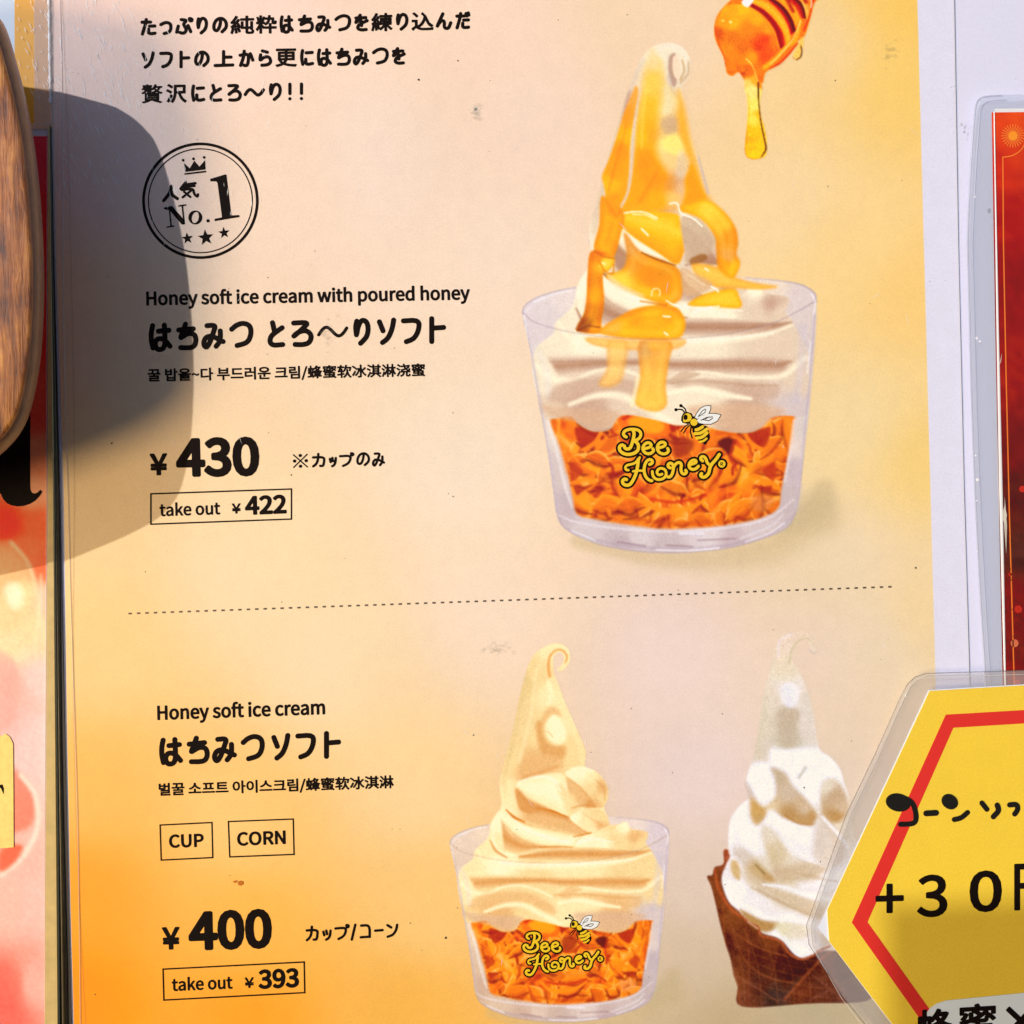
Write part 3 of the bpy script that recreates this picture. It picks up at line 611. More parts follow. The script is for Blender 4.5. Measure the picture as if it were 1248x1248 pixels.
        K.line(cv([(690, 700), (760, 780), (800, 900)]), [14, 20, 10], (230, 118, 30), .4, .1)
    K.poly(c7([(700, 150), (800, 90), (950, 95), (1070, 160), (1110, 250), (1060, 330), (900, 330), (740, 280)]), (236, 122, 26), 6, .9)
    K.poly(c7([(780, 210), (880, 165), (1000, 190), (1060, 250), (1000, 300), (850, 280)]), (252, 165, 42), 9, .95)
    K.line(c7([(720, 190), (800, 100), (950, 100), (1060, 160), (1115, 240)]), 10, (214, 84, 10), .7, .1); K.line(c7([(750, 190), (810, 150)]), 11, (190, 62, 8), .9, .1)
    K.poly(c7([(1100, 200), (1180, 170), (1230, 220), (1150, 280), (1110, 290)]), (165, 50, 10), 6, .85)
    K.poly(c8([(0, 360), (90, 330), (160, 370), (120, 460), (20, 480)]), (150, 56, 22), 10, .75)
    K.poly(c8([(340, 370), (400, 335), (470, 345), (450, 450), (390, 430)]), (100, 36, 16), 6, .9); K.poly(c8([(505, 245), (550, 240), (555, 300), (520, 285)]), (120, 44, 18), 3, .9)
    K.line(c8([(380, 220), (440, 160), (480, 240), (460, 320)]), 20, (242, 138, 44), .6, .1); K.line(c8([(330, 300), (420, 300), (520, 330)]), 10, (205, 90, 24), .6, .1)
    K.line(c8([(850, 140), (890, 260), (860, 420), (700, 520)]), [14, 20, 22, 18], (238, 140, 62), .45, .1)
    K.line(c8([(480, 400), (560, 520), (590, 640), (450, 850)]), [14, 20, 24, 20], (246, 146, 34), .55, .1); K.line(c8([(465, 360), (440, 480), (485, 580)]), 8, (186, 70, 16), .7, .2)
    K.line(c8([(-220, 800), (-120, 880), (20, 890), (150, 860), (250, 800)]), [8, 14, 18, 14, 8], (246, 150, 56), .9, .2); K.line(c8([(-160, 800), (0, 825), (150, 800), (250, 770)]), 10, (196, 68, 10), .75, .1)
    K.line(c8([(-200, 720), (0, 730), (200, 700), (330, 700)]), 26, (206, 128, 72), .35, 0)
    K.line(c8([(-300, 950), (0, 985), (300, 975)]), 14, (196, 88, 32), .5, 0); K.poly(c8([(600, 780), (720, 760), (780, 820), (700, 900), (600, 880)]), (226, 158, 112), 16, .55)
    # ---- ice cream
    if honey: tip = [(500, 95), (530, 66), (570, 52), (610, 54), (645, 72), (666, 110), (668, 150), (655, 185), (640, 205)]
    else: tip = [(480, 100), (520, 72), (560, 57), (602, 58), (636, 85), (643, 125), (632, 160), (605, 186), (583, 180), (600, 160), (613, 130), (606, 103), (585, 98), (566, 118), (563, 150)]
    cone = [(568, 200), (590, 255), (620, 340), (660, 430), (695, 510), (718, 580), (714, 640)]
    if honey: cone = [(642, 245), (652, 320), (672, 400), (700, 480), (722, 560), (732, 620)]
    rest = [(765, 662), (802, 700), (824, 745), (823, 790), (806, 835), (822, 880), (832, 915), (870, 915), (910, 905), (932, 935), (1005, 950), (1012, 978), (1000, 1000), (1040, 1060), (1080, 1140), (1092, 1250), (1085, 1340), (1062, 1372), (1000, 1370), (950, 1378), (915, 1415), (860, 1432), (770, 1422), (700, 1400), (620, 1405), (540, 1385), (450, 1368), (410, 1378), (380, 1420), (320, 1426), (270, 1400), (240, 1372), (150, 1380), (128, 1300), (110, 1200), (120, 1130), (180, 1080), (190, 1040), (250, 980), (270, 900), (315, 830), (308, 720), (328, 630), (368, 480), (398, 330), (420, 240), (448, 150)]
    if honey: rest = rest[:-4]+[(365, 500), (410, 350), (440, 240), (470, 150)]
    cs = [(560, 80, LT), (480, 200, MD), (430, 250, SH if honey else (228, 202, 150)), (410, 400, (234, 208, 158)), (350, 600, MD), (540, 300, LT), (500, 450, MD), (620, 420, LT), (670, 550, MD), (450, 640, SH), (330, 760, LT), (290, 900, HI), (280, 1000, LT), (600, 800, MD), (500, 900, SH), (700, 900, LT),
        (200, 1080, LT), (300, 1120, HI), (600, 1110, LT), (900, 1000, MD), (160, 1250, LT), (300, 1210, MD), (130, 1340, MD), (500, 1180, MD), (700, 1150, LT), (950, 1150, MD), (1060, 1250, MD), (1040, 1340, (214, 198, 192)), (300, 1350, SH), (450, 1320, MD), (850, 1380, SH), (700, 1330, LT), (600, 1380, LT)]
    K.poly(tip+cone+rest, 0, 2.5, 1., 3, ctrl=cs, power=4)
    # upper cone
    K.line([(440, 190), (405, 350), (370, 520), (325, 720)], [14, 22, 26, 20], (224, 198, 148) if not honey else (222, 200, 170), .6, 0)
    K.line([(520, 110), (480, 200), (455, 400), (400, 620)], [10, 14, 18, 18], (248, 230, 185), .45, 0)
    K.line([(540, 240), (555, 300), (540, 340)], [20, 26, 18], HI, .6, 0)
    K.line([(640, 440), (690, 540), (700, 620)], [20, 30, 22], LT, .6, 0); K.line([(600, 260), (640, 370), (700, 500), (715, 590)], 8, MD, .7, 0)
    K.poly([(505, 420), (540, 360), (580, 365), (600, 400), (560, 400), (520, 440)], SH, 14, .8); K.poly([(480, 440), (510, 430), (520, 500), (560, 540), (620, 545), (612, 600), (560, 612), (500, 560)], DP, 15, .7)
    K.poly([(530, 430), (565, 395), (600, 420), (625, 480), (610, 525), (570, 530), (530, 490)], HI, 12, .95); K.line([(520, 470), (545, 480), (560, 500)], 6, SH, .6, 0)
    K.poly([(430, 620), (520, 580), (600, 600), (600, 650), (500, 680), (400, 700)], SH, 18, .8); K.line([(420, 690), (500, 668), (580, 640)], 14, DP, .45, 0)
    # right shoulder and its hollow
    K.poly([(622, 680), (640, 655), (690, 640), (745, 655), (790, 690), (822, 745), (820, 800), (800, 832), (770, 835), (745, 790), (700, 735)], LT, 4, 1., ctrl=[(660, 660, HI), (700, 670, HI), (740, 700, LT), (790, 740, SH), (750, 740, MD), (800, 800, MD), (770, 820, SH)])
    K.line([(650, 655), (700, 645), (750, 662)], 14, HI, .9, 0)
    K.poly([(545, 710), (580, 680), (625, 690), (680, 730), (735, 785), (768, 830), (735, 838), (690, 832), (655, 850), (630, 880), (590, 800)], SH, 7, .95, ctrl=[(570, 710, MD), (620, 740, SH), (700, 800, SH), (740, 828, DP), (640, 820, MD)])
    # main diagonal fold
    K.band([(392, 712), (470, 690), (540, 672), (600, 672), (622, 690)], [(388, 735), (450, 790), (540, 835), (622, 882), (650, 860)], [LT, HI, HI, LT], 5)
    K.poly([(575, 720), (620, 740), (665, 800), (690, 830), (640, 872), (600, 790)], MD, 14, .8)
    K.poly([(383, 742), (430, 790), (500, 825), (590, 868), (500, 850), (450, 862), (405, 848), (386, 790)], DP, 8, .9); K.line([(400, 760), (450, 820), (520, 850)], 18, (208, 148, 90) if not honey else (196, 150, 105), .5, 0)
    # third fold
    K.band([(440, 858), (500, 842), (580, 862), (640, 880), (700, 930), (742, 958)], [(430, 905), (520, 945), (600, 960), (690, 975)], [DP, SH, SH, MD], 5)
    K.poly([(640, 882), (700, 850), (770, 838), (812, 872), (830, 915), (792, 936), (742, 955), (690, 930)], LT, 4, 1., ctrl=[(660, 880, HI), (720, 900, LT), (760, 860, MD), (800, 880, MD), (790, 925, SH), (750, 945, LT)])
    K.band([(332, 860), (400, 905), (500, 935), (620, 962), (690, 972)], [(330, 905), (400, 970), (520, 1015), (650, 1022), (672, 990)], [LT, HI, HI, LT], 5)
    K.line([(338, 845), (375, 880), (425, 905)], [5, 12, 6], CR, .8, .1)
    K.line([(480, 838), (560, 852), (626, 880)], [4, 7, 4], CR, .9, .1); K.line([(650, 838), (700, 826), (765, 832)], 6, DP, .8, 0); K.line([(660, 975), (700, 965), (742, 955)], 6, CR, .6, .1)
    # fourth
    K.band([(315, 890), (360, 960), (440, 1010), (530, 1018)], [(330, 1040), (400, 1055), (480, 1035), (560, 1024)], [SH, DP, SH, MD], 7)
    K.line([(300, 860), (275, 950), (300, 1040), (380, 1062)], [16, 18, 14, 8], HI, .8, 0)
    K.line([(262, 990), (290, 1040), (345, 1075)], [5, 12, 6], DP, .85, .1); K.line([(500, 1024), (580, 1020), (655, 1024)], 5, CR, .75, .1)
    # ledge at the right
    K.poly([(665, 1018), (700, 975), (760, 958), (850, 940), (870, 918), (912, 905), (932, 938), (1005, 950), (1010, 975), (1000, 1005), (1015, 1035), (850, 1030), (720, 1022)], LT, 4, 1., ctrl=[(700, 1000, HI), (720, 985, HI), (800, 960, LT), (900, 925, HI), (850, 980, MD), (950, 975, SH), (900, 1010, MD), (800, 1015, HI), (980, 1010, MD)])
    K.band([(400, 1062), (540, 1030), (700, 1026), (860, 1030), (1025, 1036)], [(400, 1080), (600, 1088), (800, 1088), (950, 1074), (1030, 1040)], [MD, SH, DP, SH, MD], 6)
    K.line([(200, 1040), (250, 1100), (420, 1120), (700, 1112), (900, 1090), (1030, 1050)], [12, 18, 20, 22, 18, 6], HI, .7, 0)
    # behind the glass
    K.band([(160, 1160), (400, 1160), (700, 1165), (900, 1155), (1030, 1170)], [(200, 1230), (330, 1215), (500, 1200), (600, 1215), (800, 1225), (980, 1225), (1020, 1190)], [MD, SH, DP, SH, MD], 10, .9)
    K.line([(125, 1195), (180, 1240), (250, 1245), (320, 1215), (400, 1205), (480, 1225), (560, 1262)], [20, 22, 14, 12, 12, 12, 8], HI, .8, 0)
    K.line([(590, 1240), (700, 1215), (820, 1232), (930, 1235), (1000, 1225), (1070, 1165)], [8, 10, 12, 12, 18, 18], HI, .8, 0)
    K.poly([(560, 1250), (600, 1235), (640, 1215), (700, 1222), (650, 1245), (600, 1256)], DP, 5, .45)
    K.poly([(200, 1260), (320, 1235), (440, 1240), (560, 1300), (560, 1345), (440, 1290), (330, 1290), (230, 1330), (160, 1310)], SH, 14, .75)
    K.poly([(600, 1250), (760, 1240), (900, 1255), (980, 1265), (960, 1310), (860, 1300), (720, 1270), (640, 1280)], SH, 12, .6)
    K.line([(240, 1330), (330, 1300), (420, 1300), (500, 1340), (600, 1390)], [14, 20, 22, 26, 12], HI, .9, 0); K.line([(590, 1290), (680, 1275), (780, 1295), (880, 1310)], [14, 22, 24, 12], HI, .95, 0)
    K.poly([(130, 1330), (240, 1345), (360, 1350), (420, 1365), (360, 1415), (270, 1395), (180, 1375)], (214, 180, 150), 12, .7)
    K.poly([(660, 1340), (760, 1330), (900, 1330), (1000, 1350), (950, 1385), (860, 1425), (760, 1410), (690, 1385)], (216, 182, 152), 16, .8)
    K.line([(340, 1424), (390, 1415)], 5, DP, .5, 0)
    for q, wq, c, o_ in [([(390, 745), (450, 815), (540, 858), (620, 886)], [6, 16, 14, 6], DP, .55), ([(330, 915), (400, 985), (500, 1022), (600, 1026)], [6, 14, 12, 5], DP, .5), ([(400, 1068), (560, 1050), (760, 1046), (980, 1046)], [6, 9, 10, 6], DP, .5), ([(170, 1180), (350, 1178), (600, 1188), (800, 1180), (1000, 1188)], [5, 10, 10, 12, 8], DP, .5),
                         ([(560, 1262), (700, 1246), (860, 1262), (980, 1262)], [4, 10, 12, 5], DP, .35), ([(760, 700), (800, 740), (808, 800)], [6, 14, 8], DP, .4), ([(360, 640), (340, 720), (330, 800)], [6, 14, 8], MD, .5), ([(640, 700), (700, 750), (750, 800)], [4, 12, 6], DP, .4), ([(700, 860), (760, 900), (800, 920)], [4, 10, 5], DP, .35)]:
        K.line(q, wq, c, o_, 0)
    for q, wq in [([(400, 712), (480, 690), (560, 700), (600, 760)], [6, 12, 14, 6]), ([(345, 870), (430, 935), (560, 985), (640, 1000)], [5, 11, 12, 6]), ([(680, 1000), (760, 985), (850, 1000)], [10, 12, 6]), ([(300, 1100), (500, 1108), (760, 1100), (960, 1078)], [6, 12, 12, 5])]: K.line(q, wq, (254, 247, 226), .65, 0)
    # curl
    if honey:
        K.line([(566, 70), (610, 64), (648, 92), (657, 135), (640, 175)], [12, 16, 12, 12, 12], (240, 228, 205), .9, .1); K.line([(660, 120), (658, 160), (632, 192)], 8, (206, 176, 140), .8, .1)
        K.poly([(592, 100), (612, 88), (612, 130), (618, 190), (604, 205), (588, 150)], (190, 160, 140), 4, .95)
        K.poly([(605, 105), (618, 98), (630, 125), (628, 168), (616, 178), (604, 150)], K.C[0, 0]*0+np.array([248, 218, 190]), 2.5, 1.)
        K.line([(638, 115), (645, 150), (630, 182)], 6, (200, 165, 120), .8, .1)
        K.line([(590, 170), (600, 215), (618, 240)], 12, (205, 186, 172), .7, 0)
    else:
        K.line([(545, 210), (540, 160), (548, 115), (580, 86), (612, 92), (628, 120), (618, 150)], [12, 11, 9, 7, 7, 8, 6], (222, 158, 92), .85, .1); K.line([(500, 110), (540, 74), (600, 66), (636, 100)], 7, (250, 236, 190), .8, .1)
        K.line([(585, 180), (606, 172), (622, 150)], 7, (246, 226, 180), .8, .2)
    if honey:
        g0 = (K.ID == 1)[..., None]*np.clip(K.A, 0, 1)[..., None]*.22; K.C = K.C*(1-g0)+menu_bg(K.PX, K.PY)*g0
        A1, A2, A3, A4 = (246, 156, 18), (253, 184, 44), (222, 120, 10), (255, 206, 78)
        K.poly(cz([(380, 170), (330, 280), (280, 400), (220, 600), (150, 800), (95, 930), (110, 1010), (125, 1100), (115, 1250), (225, 1250), (290, 1090), (320, 900), (335, 640), (370, 420), (405, 250)]), 0, 4, .93, 4, ctrl=[(cz([(a, b)])[0][0], cz([(a, b)])[0][1], c) for a, b, c in [(350, 250, (238, 170, 84)), (290, 450, (240, 160, 60)), (250, 700, (240, 154, 36)), (200, 900, (244, 160, 30)), (150, 1000, A2), (200, 1150, A1), (300, 600, A2)]])
        K.poly(cz([(450, 60), (520, -60), (600, -40), (640, 150), (740, 250), (800, 450), (850, 700), (900, 900), (960, 1080), (1000, 1200), (260, 1240), (330, 1000), (370, 700), (400, 400)]), 0, 16, .72, 4, ctrl=[(cz([(a, b)])[0][0], cz([(a, b)])[0][1], c) for a, b, c in [(500, 50, (244, 212, 130)), (480, 500, (250, 190, 70)), (640, 350, (240, 214, 150)), (680, 500, (214, 176, 120)), (660, 650, (252, 226, 130)), (680, 800, (240, 196, 120)), (780, 500, (240, 184, 96)), (840, 800, (240, 172, 66)), (600, 1000, (238, 156, 40)), (720, 950, (216, 166, 120)), (880, 1100, (244, 166, 44)), (450, 1100, (250, 172, 36)), (740, 1080, (236, 190, 140))]])
        K.poly(cz([(440, 200), (500, -120), (570, -60), (600, 120), (590, 300), (570, 450), (560, 640), (560, 760), (640, 900), (700, 940), (700, 1040), (760, 1120), (640, 1200), (420, 1240), (280, 1240), (330, 1000), (370, 700), (400, 420)]), 0, 22, .96, 4, ctrl=[(cz([(a, b)])[0][0], cz([(a, b)])[0][1], c) for a, b, c in [(520, -60, (240, 214, 160)), (520, 150, (246, 204, 104)), (480, 350, (248, 190, 72)), (440, 600, (252, 186, 56)), (520, 600, (242, 172, 66)), (450, 800, (240, 156, 30)), (560, 950, A1), (680, 1000, (226, 160, 84)), (400, 1100, (248, 168, 36)), (560, 1150, (250, 176, 44)), (700, 1120, (248, 200, 120))]])
        K.poly(cz([(740, 200), (790, 330), (830, 560), (880, 760), (920, 900), (960, 1040), (1000, 1140), (860, 1200), (790, 1180), (810, 1000), (850, 820), (760, 640), (730, 460), (740, 330)]), (242, 178, 72), 16, .85, 4); K.poly(cz([(840, 840), (880, 900), (930, 1040), (960, 1120), (820, 1220), (770, 1210), (810, 1080), (800, 960)]), (246, 162, 28), 12, .92, 4)
        K.line(cz([(420, 190), (385, 380), (360, 600), (340, 900), (310, 1080), (250, 1200)]), [3, 6, 8, 9, 8, 8], (222, 204, 186), .9, .15); K.line(cz([(905, 760), (950, 920), (990, 1080)]), [4, 8, 8], (205, 186, 176), .8, 0)
        K.poly(cz([(600, 640), (700, 570), (740, 600), (790, 720), (740, 760), (640, 720)]), (251, 230, 140), 10, .9); K.poly(cz([(750, 720), (820, 780), (826, 880), (770, 950), (720, 900)]), (226, 206, 176), 11, .7); K.poly(cz([(590, 480), (680, 420), (735, 470), (730, 560), (640, 570)]), (205, 172, 140), 14, .6)
        K.line(cz([(640, 200), (660, 300), (640, 390)]), 22, (238, 222, 180), .7, 0)
        K.rim = (206, 112, 12)
        # fold, shoulder
        K.line(cz([(300, 500), (250, 700), (190, 900), (150, 1060)]), [6, 10, 10, 6], (222, 124, 16), .35, 0); K.line(cz([(470, 200), (440, 420), (430, 700)]), [6, 12, 8], (255, 214, 110), .5, 0); K.line(cz([(560, 900), (480, 1040), (400, 1160)]), [8, 16, 8], (230, 132, 14), .4, 0)
        K.band(c1([(415, 690), (480, 680), (560, 680), (640, 690), (655, 720)]), c1([(420, 730), (480, 780), (570, 838), (640, 880), (668, 830)]), [A2, A4, A2, A1], 5, .95, 4)
        K.poly(c1([(650, 670), (700, 640), (762, 638), (820, 680), (862, 740), (872, 800), (866, 840), (880, 880), (850, 935), (800, 900), (790, 830), (780, 770), (730, 710)]), 0, 6, .95, 4, ctrl=[(c1([(a, b)])[0][0], c1([(a, b)])[0][1], c) for a, b, c in [(690, 660, A2), (760, 660, A4), (810, 720, (250, 190, 66)), (850, 780, (230, 150, 50)), (830, 850, (226, 158, 84)), (810, 880, A1), (860, 900, A2)]])
        K.poly(c1([(655, 700), (720, 705), (770, 760), (785, 800), (750, 850), (680, 880), (665, 800)]), (204, 178, 150), 9, .85); K.poly(c1([(690, 860), (740, 840), (755, 860), (700, 885)]), (150, 96, 50), 5, .7)
        # middle
        K.poly(c1([(440, 760), (500, 830), (600, 870), (650, 905), (662, 960), (650, 1015), (600, 1035), (520, 1010), (430, 970), (370, 925), (430, 900), (450, 850)]), 0, 7, .93, 4, ctrl=[(c1([(a, b)])[0][0], c1([(a, b)])[0][1], c) for a, b, c in [(460, 820, (224, 160, 84)), (480, 880, (236, 158, 62)), (600, 900, (226, 150, 50)), (600, 970, A1), (430, 940, A4), (520, 1000, A2), (640, 1000, (244, 172, 60)), (540, 930, (240, 150, 36))]])
        K.line(c1([(505, 835), (560, 860), (635, 885)]), [4, 6, 4], (150, 80, 20), .8, .1)
        K.poly(c1([(380, 920), (440, 960), (520, 1000), (440, 990), (390, 960)]), (246, 226, 192), 6, .6)
        K.poly(c1([(700, 880), (790, 890), (850, 925), (930, 950), (1020, 965), (960, 975), (850, 970), (780, 965), (720, 930)]), (250, 190, 80), 8, .85, 4)
        K.poly(c1([(655, 900), (700, 910), (780, 960), (700, 1000), (665, 985)]), (216, 178, 138), 7, .8)
        K.poly(c1([(685, 1035), (740, 995), (850, 972), (875, 1000), (880, 1045), (780, 1042)]), (252, 196, 62), 6, .95, 4)
        # left strand with its drop
        K.poly(c1([(355, 620), (345, 730), (325, 820), (370, 850), (400, 850), (425, 770), (440, 700), (420, 660), (410, 690)]), A1, 5, .9, 4)
        K.poly(c1([(315, 830), (300, 920), (296, 1010), (285, 1070), (262, 1110), (262, 1135), (345, 1142), (352, 1095), (362, 1020), (358, 920), (380, 905), (400, 880), (395, 850)]), 0, 4, .96, 4, ctrl=[(c1([(a, b)])[0][0], c1([(a, b)])[0][1], c) for a, b, c in [(340, 850, A3), (370, 880, A4), (320, 940, (222, 130, 24)), (330, 1000, A1), (320, 1060, (214, 124, 20)), (290, 1110, (150, 72, 10)), (330, 1130, A1)]])
        K.line(c1([(325, 828), (360, 850), (400, 858)]), 4, (190, 104, 14), .8, .1); K.line(c1([(345, 870), (365, 905), (395, 915), (400, 880)]), [4, 5, 6, 4], (214, 120, 10), .7, .1); K.line(c1([(355, 874), (368, 880)]), 4, (255, 246, 200), .95, .2)
        K.line(c1([(262, 1132), (300, 1115), (345, 1120)]), 6, (120, 58, 8), .6, 0)
        # front pool and the two strands seen through the glass
        K.poly(c1([(345, 1142), (370, 1110), (420, 1080), (480, 1050), (560, 1035), (625, 1040), (655, 1062), (672, 1105), (655, 1155), (600, 1168), (460, 1162)]), 0, 6, .96, 4, ctrl=[(c1([(a, b)])[0][0], c1([(a, b)])[0][1], c) for a, b, c in [(400, 1120, (246, 176, 72)), (480, 1070, A1), (540, 1100, (250, 180, 50)), (620, 1060, A1), (640, 1120, (250, 186, 56)), (450, 1150, A2)]])
        K.poly(c2([(300, 285), (500, 292), (660, 290), (655, 320), (560, 335), (350, 320)]), (246, 186, 98), 8, .75, 4)
        K.poly(c2([(500, 300), (615, 300), (608, 380), (596, 470), (600, 540), (560, 566), (500, 552), (478, 520), (500, 430)]), 0, 8, .9, 4, ctrl=[(c2([(a, b)])[0][0], c2([(a, b)])[0][1], c) for a, b, c in [(550, 320, (238, 172, 80)), (560, 380, (240, 180, 88)), (550, 450, (250, 190, 90)), (540, 520, (250, 196, 92)), (520, 330, (214, 160, 100))]])
        K.poly(c2([(380, 300), (450, 305), (440, 400), (425, 450), (385, 472), (345, 462), (375, 400)]), (244, 196, 116), 12, .75, 4)
        K.line(c2([(470, 540), (480, 500), (492, 440)]), 14, (250, 236, 190), .7, 0)
        for q, wq in (([(438, 686), (480, 680), (520, 684), (565, 705)], 4), ([(470, 690), (520, 693), (560, 712)], 2.5), ([(505, 745), (530, 770)], 5), ([(612, 650), (640, 648), (655, 685), (700, 705), (735, 735)], 4.5), ([(543, 1000), (548, 978), (565, 972), (576, 985), (572, 1000)], 2.8), ([(598, 1018), (640, 1038), (720, 1045), (800, 1040)], 3.6), ([(770, 965), (790, 975), (797, 985)], 4.5), ([(588, 1078), (614, 1080)], 5), ([(592, 1140), (605, 1150)], 4.5), ([(745, 895), (760, 905)], 4)):
            K.line(c1(q), wq, (255, 250, 232), .95, .3)
        K.line(c1([(500, 1020), (560, 1030), (600, 1036)]), 5, (196, 110, 20), .7, .1); K.line(c1([(664, 905), (700, 930), (745, 960)]), 4, (240, 220, 190), .7, 0)
    # glass in front: rim, walls, base
    RIM = (172, 152, 160) if honey else (186, 158, 142)
    K.line(c2([(55, 190), (95, 225), (180, 252), (300, 275), (450, 288), (620, 290), (780, 278), (900, 258), (1010, 228), (1100, 185), (1160, 150)]), [4, 3.5, 3, 2.6, 2.4, 2.4, 2.6, 2.6, 3, 4, 5], RIM, .6, .1)
    K.line(c2([(300, 282), (450, 296), (620, 298), (800, 284), (1000, 240)]), 3, (252, 240, 215), .35, 0)
    K.line(c2([(1168, 150), (1162, 115), (1110, 84), (1020, 68), (900, 58)]), [5, 5, 4, 3, 2], (174, 160, 174), .8, .1); K.line(c2([(52, 195), (60, 165), (110, 132), (190, 106), (255, 95)]), [5, 4, 3, 3, 2], (172, 158, 172), .8, .1)
    K.line(c2([(62, 190), (90, 160), (140, 135)]), 6, (232, 226, 232), .5, 0)
    for q in ([(60, 220), (95, 400), (130, 600), (160, 780), (182, 950)], [(1164, 200), (1150, 400), (1128, 620), (1112, 820), (1095, 940)]):
        K.line(c2(q), [10, 14, 16, 18, 16], (200, 189, 197), .4, 0); K.line(c2(q), 3, (176, 162, 176), .5, .1)
    K.line(c2([(150, 600), (178, 700), (215, 850), (240, 930)]), [6, 10, 12, 6], (238, 230, 224), .65, 0); K.line(c2([(1085, 600), (1072, 700), (1050, 830)]), [8, 12, 8], (238, 226, 222), .6, 0)
    K.line(c2([(100, 320), (140, 400), (150, 500)]), 26, (226, 218, 210), .35, 0); K.line(c2([(1120, 250), (1112, 400), (1090, 520)]), 30, (206, 196, 204), .4, 0)
    K.line(c2([(190, 960), (250, 985), (400, 1010), (600, 1022), (800, 1012), (980, 975), (1085, 900)]), [4, 7, 8, 8, 8, 7, 4], (232, 222, 224), .7, 0)
    K.line(c2([(215, 1010), (320, 1052), (460, 1078), (640, 1090), (820, 1076), (1000, 1030), (1085, 960)]), [5, 8, 9, 10, 9, 8, 5], (176, 160, 172), .5, 0)
    K.line(c2([(560, 1092), (680, 1095), (800, 1085)]), 5, (244, 238, 238), .9, 0); K.line(c2([(650, 1030), (740, 1030)]), 7, (236, 232, 238), .9, 0); K.line(c2([(880, 1050), (1000, 1000), (1040, 960)]), 8, (224, 214, 216), .7, 0)
    for q in ([(415, 1062), (520, 1078)], [(600, 1075), (700, 1080)], [(720, 1056), (860, 1050)]): K.line(c2(q), 5, (142, 112, 120), .55, 0)
    K.line(c2([(185, 962), (212, 1008), (280, 1048), (400, 1085), (600, 1104), (820, 1088), (980, 1045), (1062, 1003), (1092, 950)]), 3, (158, 146, 164), .55, .1)
    for q, wq in (([(1150, 118), (1166, 150), (1158, 200)], 3), ([(60, 200), (72, 300)], 2.5), ([(78, 330), (104, 500)], 3), ([(1148, 300), (1136, 420)], 3), ([(900, 1062), (990, 1030), (1050, 990)], 3), ([(240, 1020), (330, 1056)], 3), ([(95, 150), (160, 124), (240, 106)], 2.5)): K.line(c2(q), wq, (250, 248, 250), .8, .2)
    K.grain(2.2 if honey else 2.6, 7)

def ux1(X, Y): return 611.8+.3446*X, 34.5+.3446*Y
def ux2(X, Y): return 530+X/3.9, 770+Y/3.9
K = Canvas(20, 30, 1330, 1985, 2.9, ux1, menu_bg); paint_cup(K, True)
pr = K.emit(MH+.00004, {1: ('dessert_cup_picture', 'printed glass cup of soft serve under poured honey, the largest picture on the menu'), 2: ('cornflakes_print', None), 3: ('ice_cream_print', None), 4: ('honey_print', None)}, menu, M_PIC)
cup1 = pr[1]
K = Canvas(20, 30, 1330, 1985, 3.5, ux2, menu_bg); paint_cup(K, False)
pr = K.emit(MH+.00004, {1: ('dessert_cup_picture', 'printed glass cup of plain cream-coloured soft serve at the bottom of the menu'), 2: ('cornflakes_print', None), 3: ('ice_cream_print', None)}, menu, M_PIC)
cup2 = pr[1]

# ---- honey dipper at the top (enlargement: origin 860,0, scale 8.914)
def uxd(X, Y): return 860+X/8.914, Y/8.914
K = Canvas(60, -560, 1560, 1830, 8.2, uxd, menu_bg)
K.poly([(430, -60), (620, -330), (900, -520), (1200, -560), (1380, -420), (1400, -200), (1290, -40), (1190, 20), (1140, 190), (1080, 380), (1000, 450), (900, 600), (760, 720), (650, 790), (620, 900), (560, 860), (400, 800), (340, 790), (290, 825), (230, 790), (215, 700), (190, 610), (110, 440), (92, 300), (130, 160), (230, 40), (330, -40)], (235, 130, 20), 7, 1, 1)
K.band([(330, -60), (520, -20), (700, 110), (840, 330), (870, 500)], [(470, 90), (610, 170), (740, 320), (800, 540)], [(238, 110, 10), (190, 40, 5), (150, 20, 5), (215, 70, 10)], 8)
K.band([(520, -20), (640, 10), (760, 90), (880, 250), (930, 400)], [(490, 30), (640, 110), (760, 230), (840, 360), (880, 500)], [(246, 160, 60), (252, 190, 70), (246, 160, 30)], 7)
K.band([(660, -30), (760, 0), (880, 100), (960, 240), (980, 330)], [(700, 20), (800, 120), (880, 250), (925, 385)], [(150, 30, 5), (90, 8, 4), (170, 30, 8), (225, 60, 10)], 7)
K.band([(740, -60), (880, 0), (980, 90), (1020, 200)], [(760, -10), (860, 80), (940, 200), (975, 300)], [(250, 180, 70), (250, 160, 30)], 7)
K.band([(860, -80), (980, -20), (1060, 60), (1090, 200)], [(880, -10), (970, 80), (1040, 200)], [(60, 8, 5), (180, 40, 8), (226, 90, 20)], 7)
K.band([(1000, -90), (1090, 20), (1140, 100), (1130, 180)], [(1040, 20), (1080, 120), (1100, 220)], [(246, 150, 60), (250, 200, 110)], 6)
K.line([(1180, -20), (1150, 80), (1130, 170), (1070, 330)], [26, 16, 16, 20], (214, 60, 14), .8, .1)
K.line([(1120, -40), (1150, 20), (1145, 80)], 16, (240, 226, 226), .8, .1)
for k, (a, b) in enumerate([(700, -300), (840, -400), (1000, -460)]): K.line([(a-250, b+160), (a-60, b+60), (a+120, b+200), (a+250, b+420)], 36, (170, 40, 8) , .8, .1)
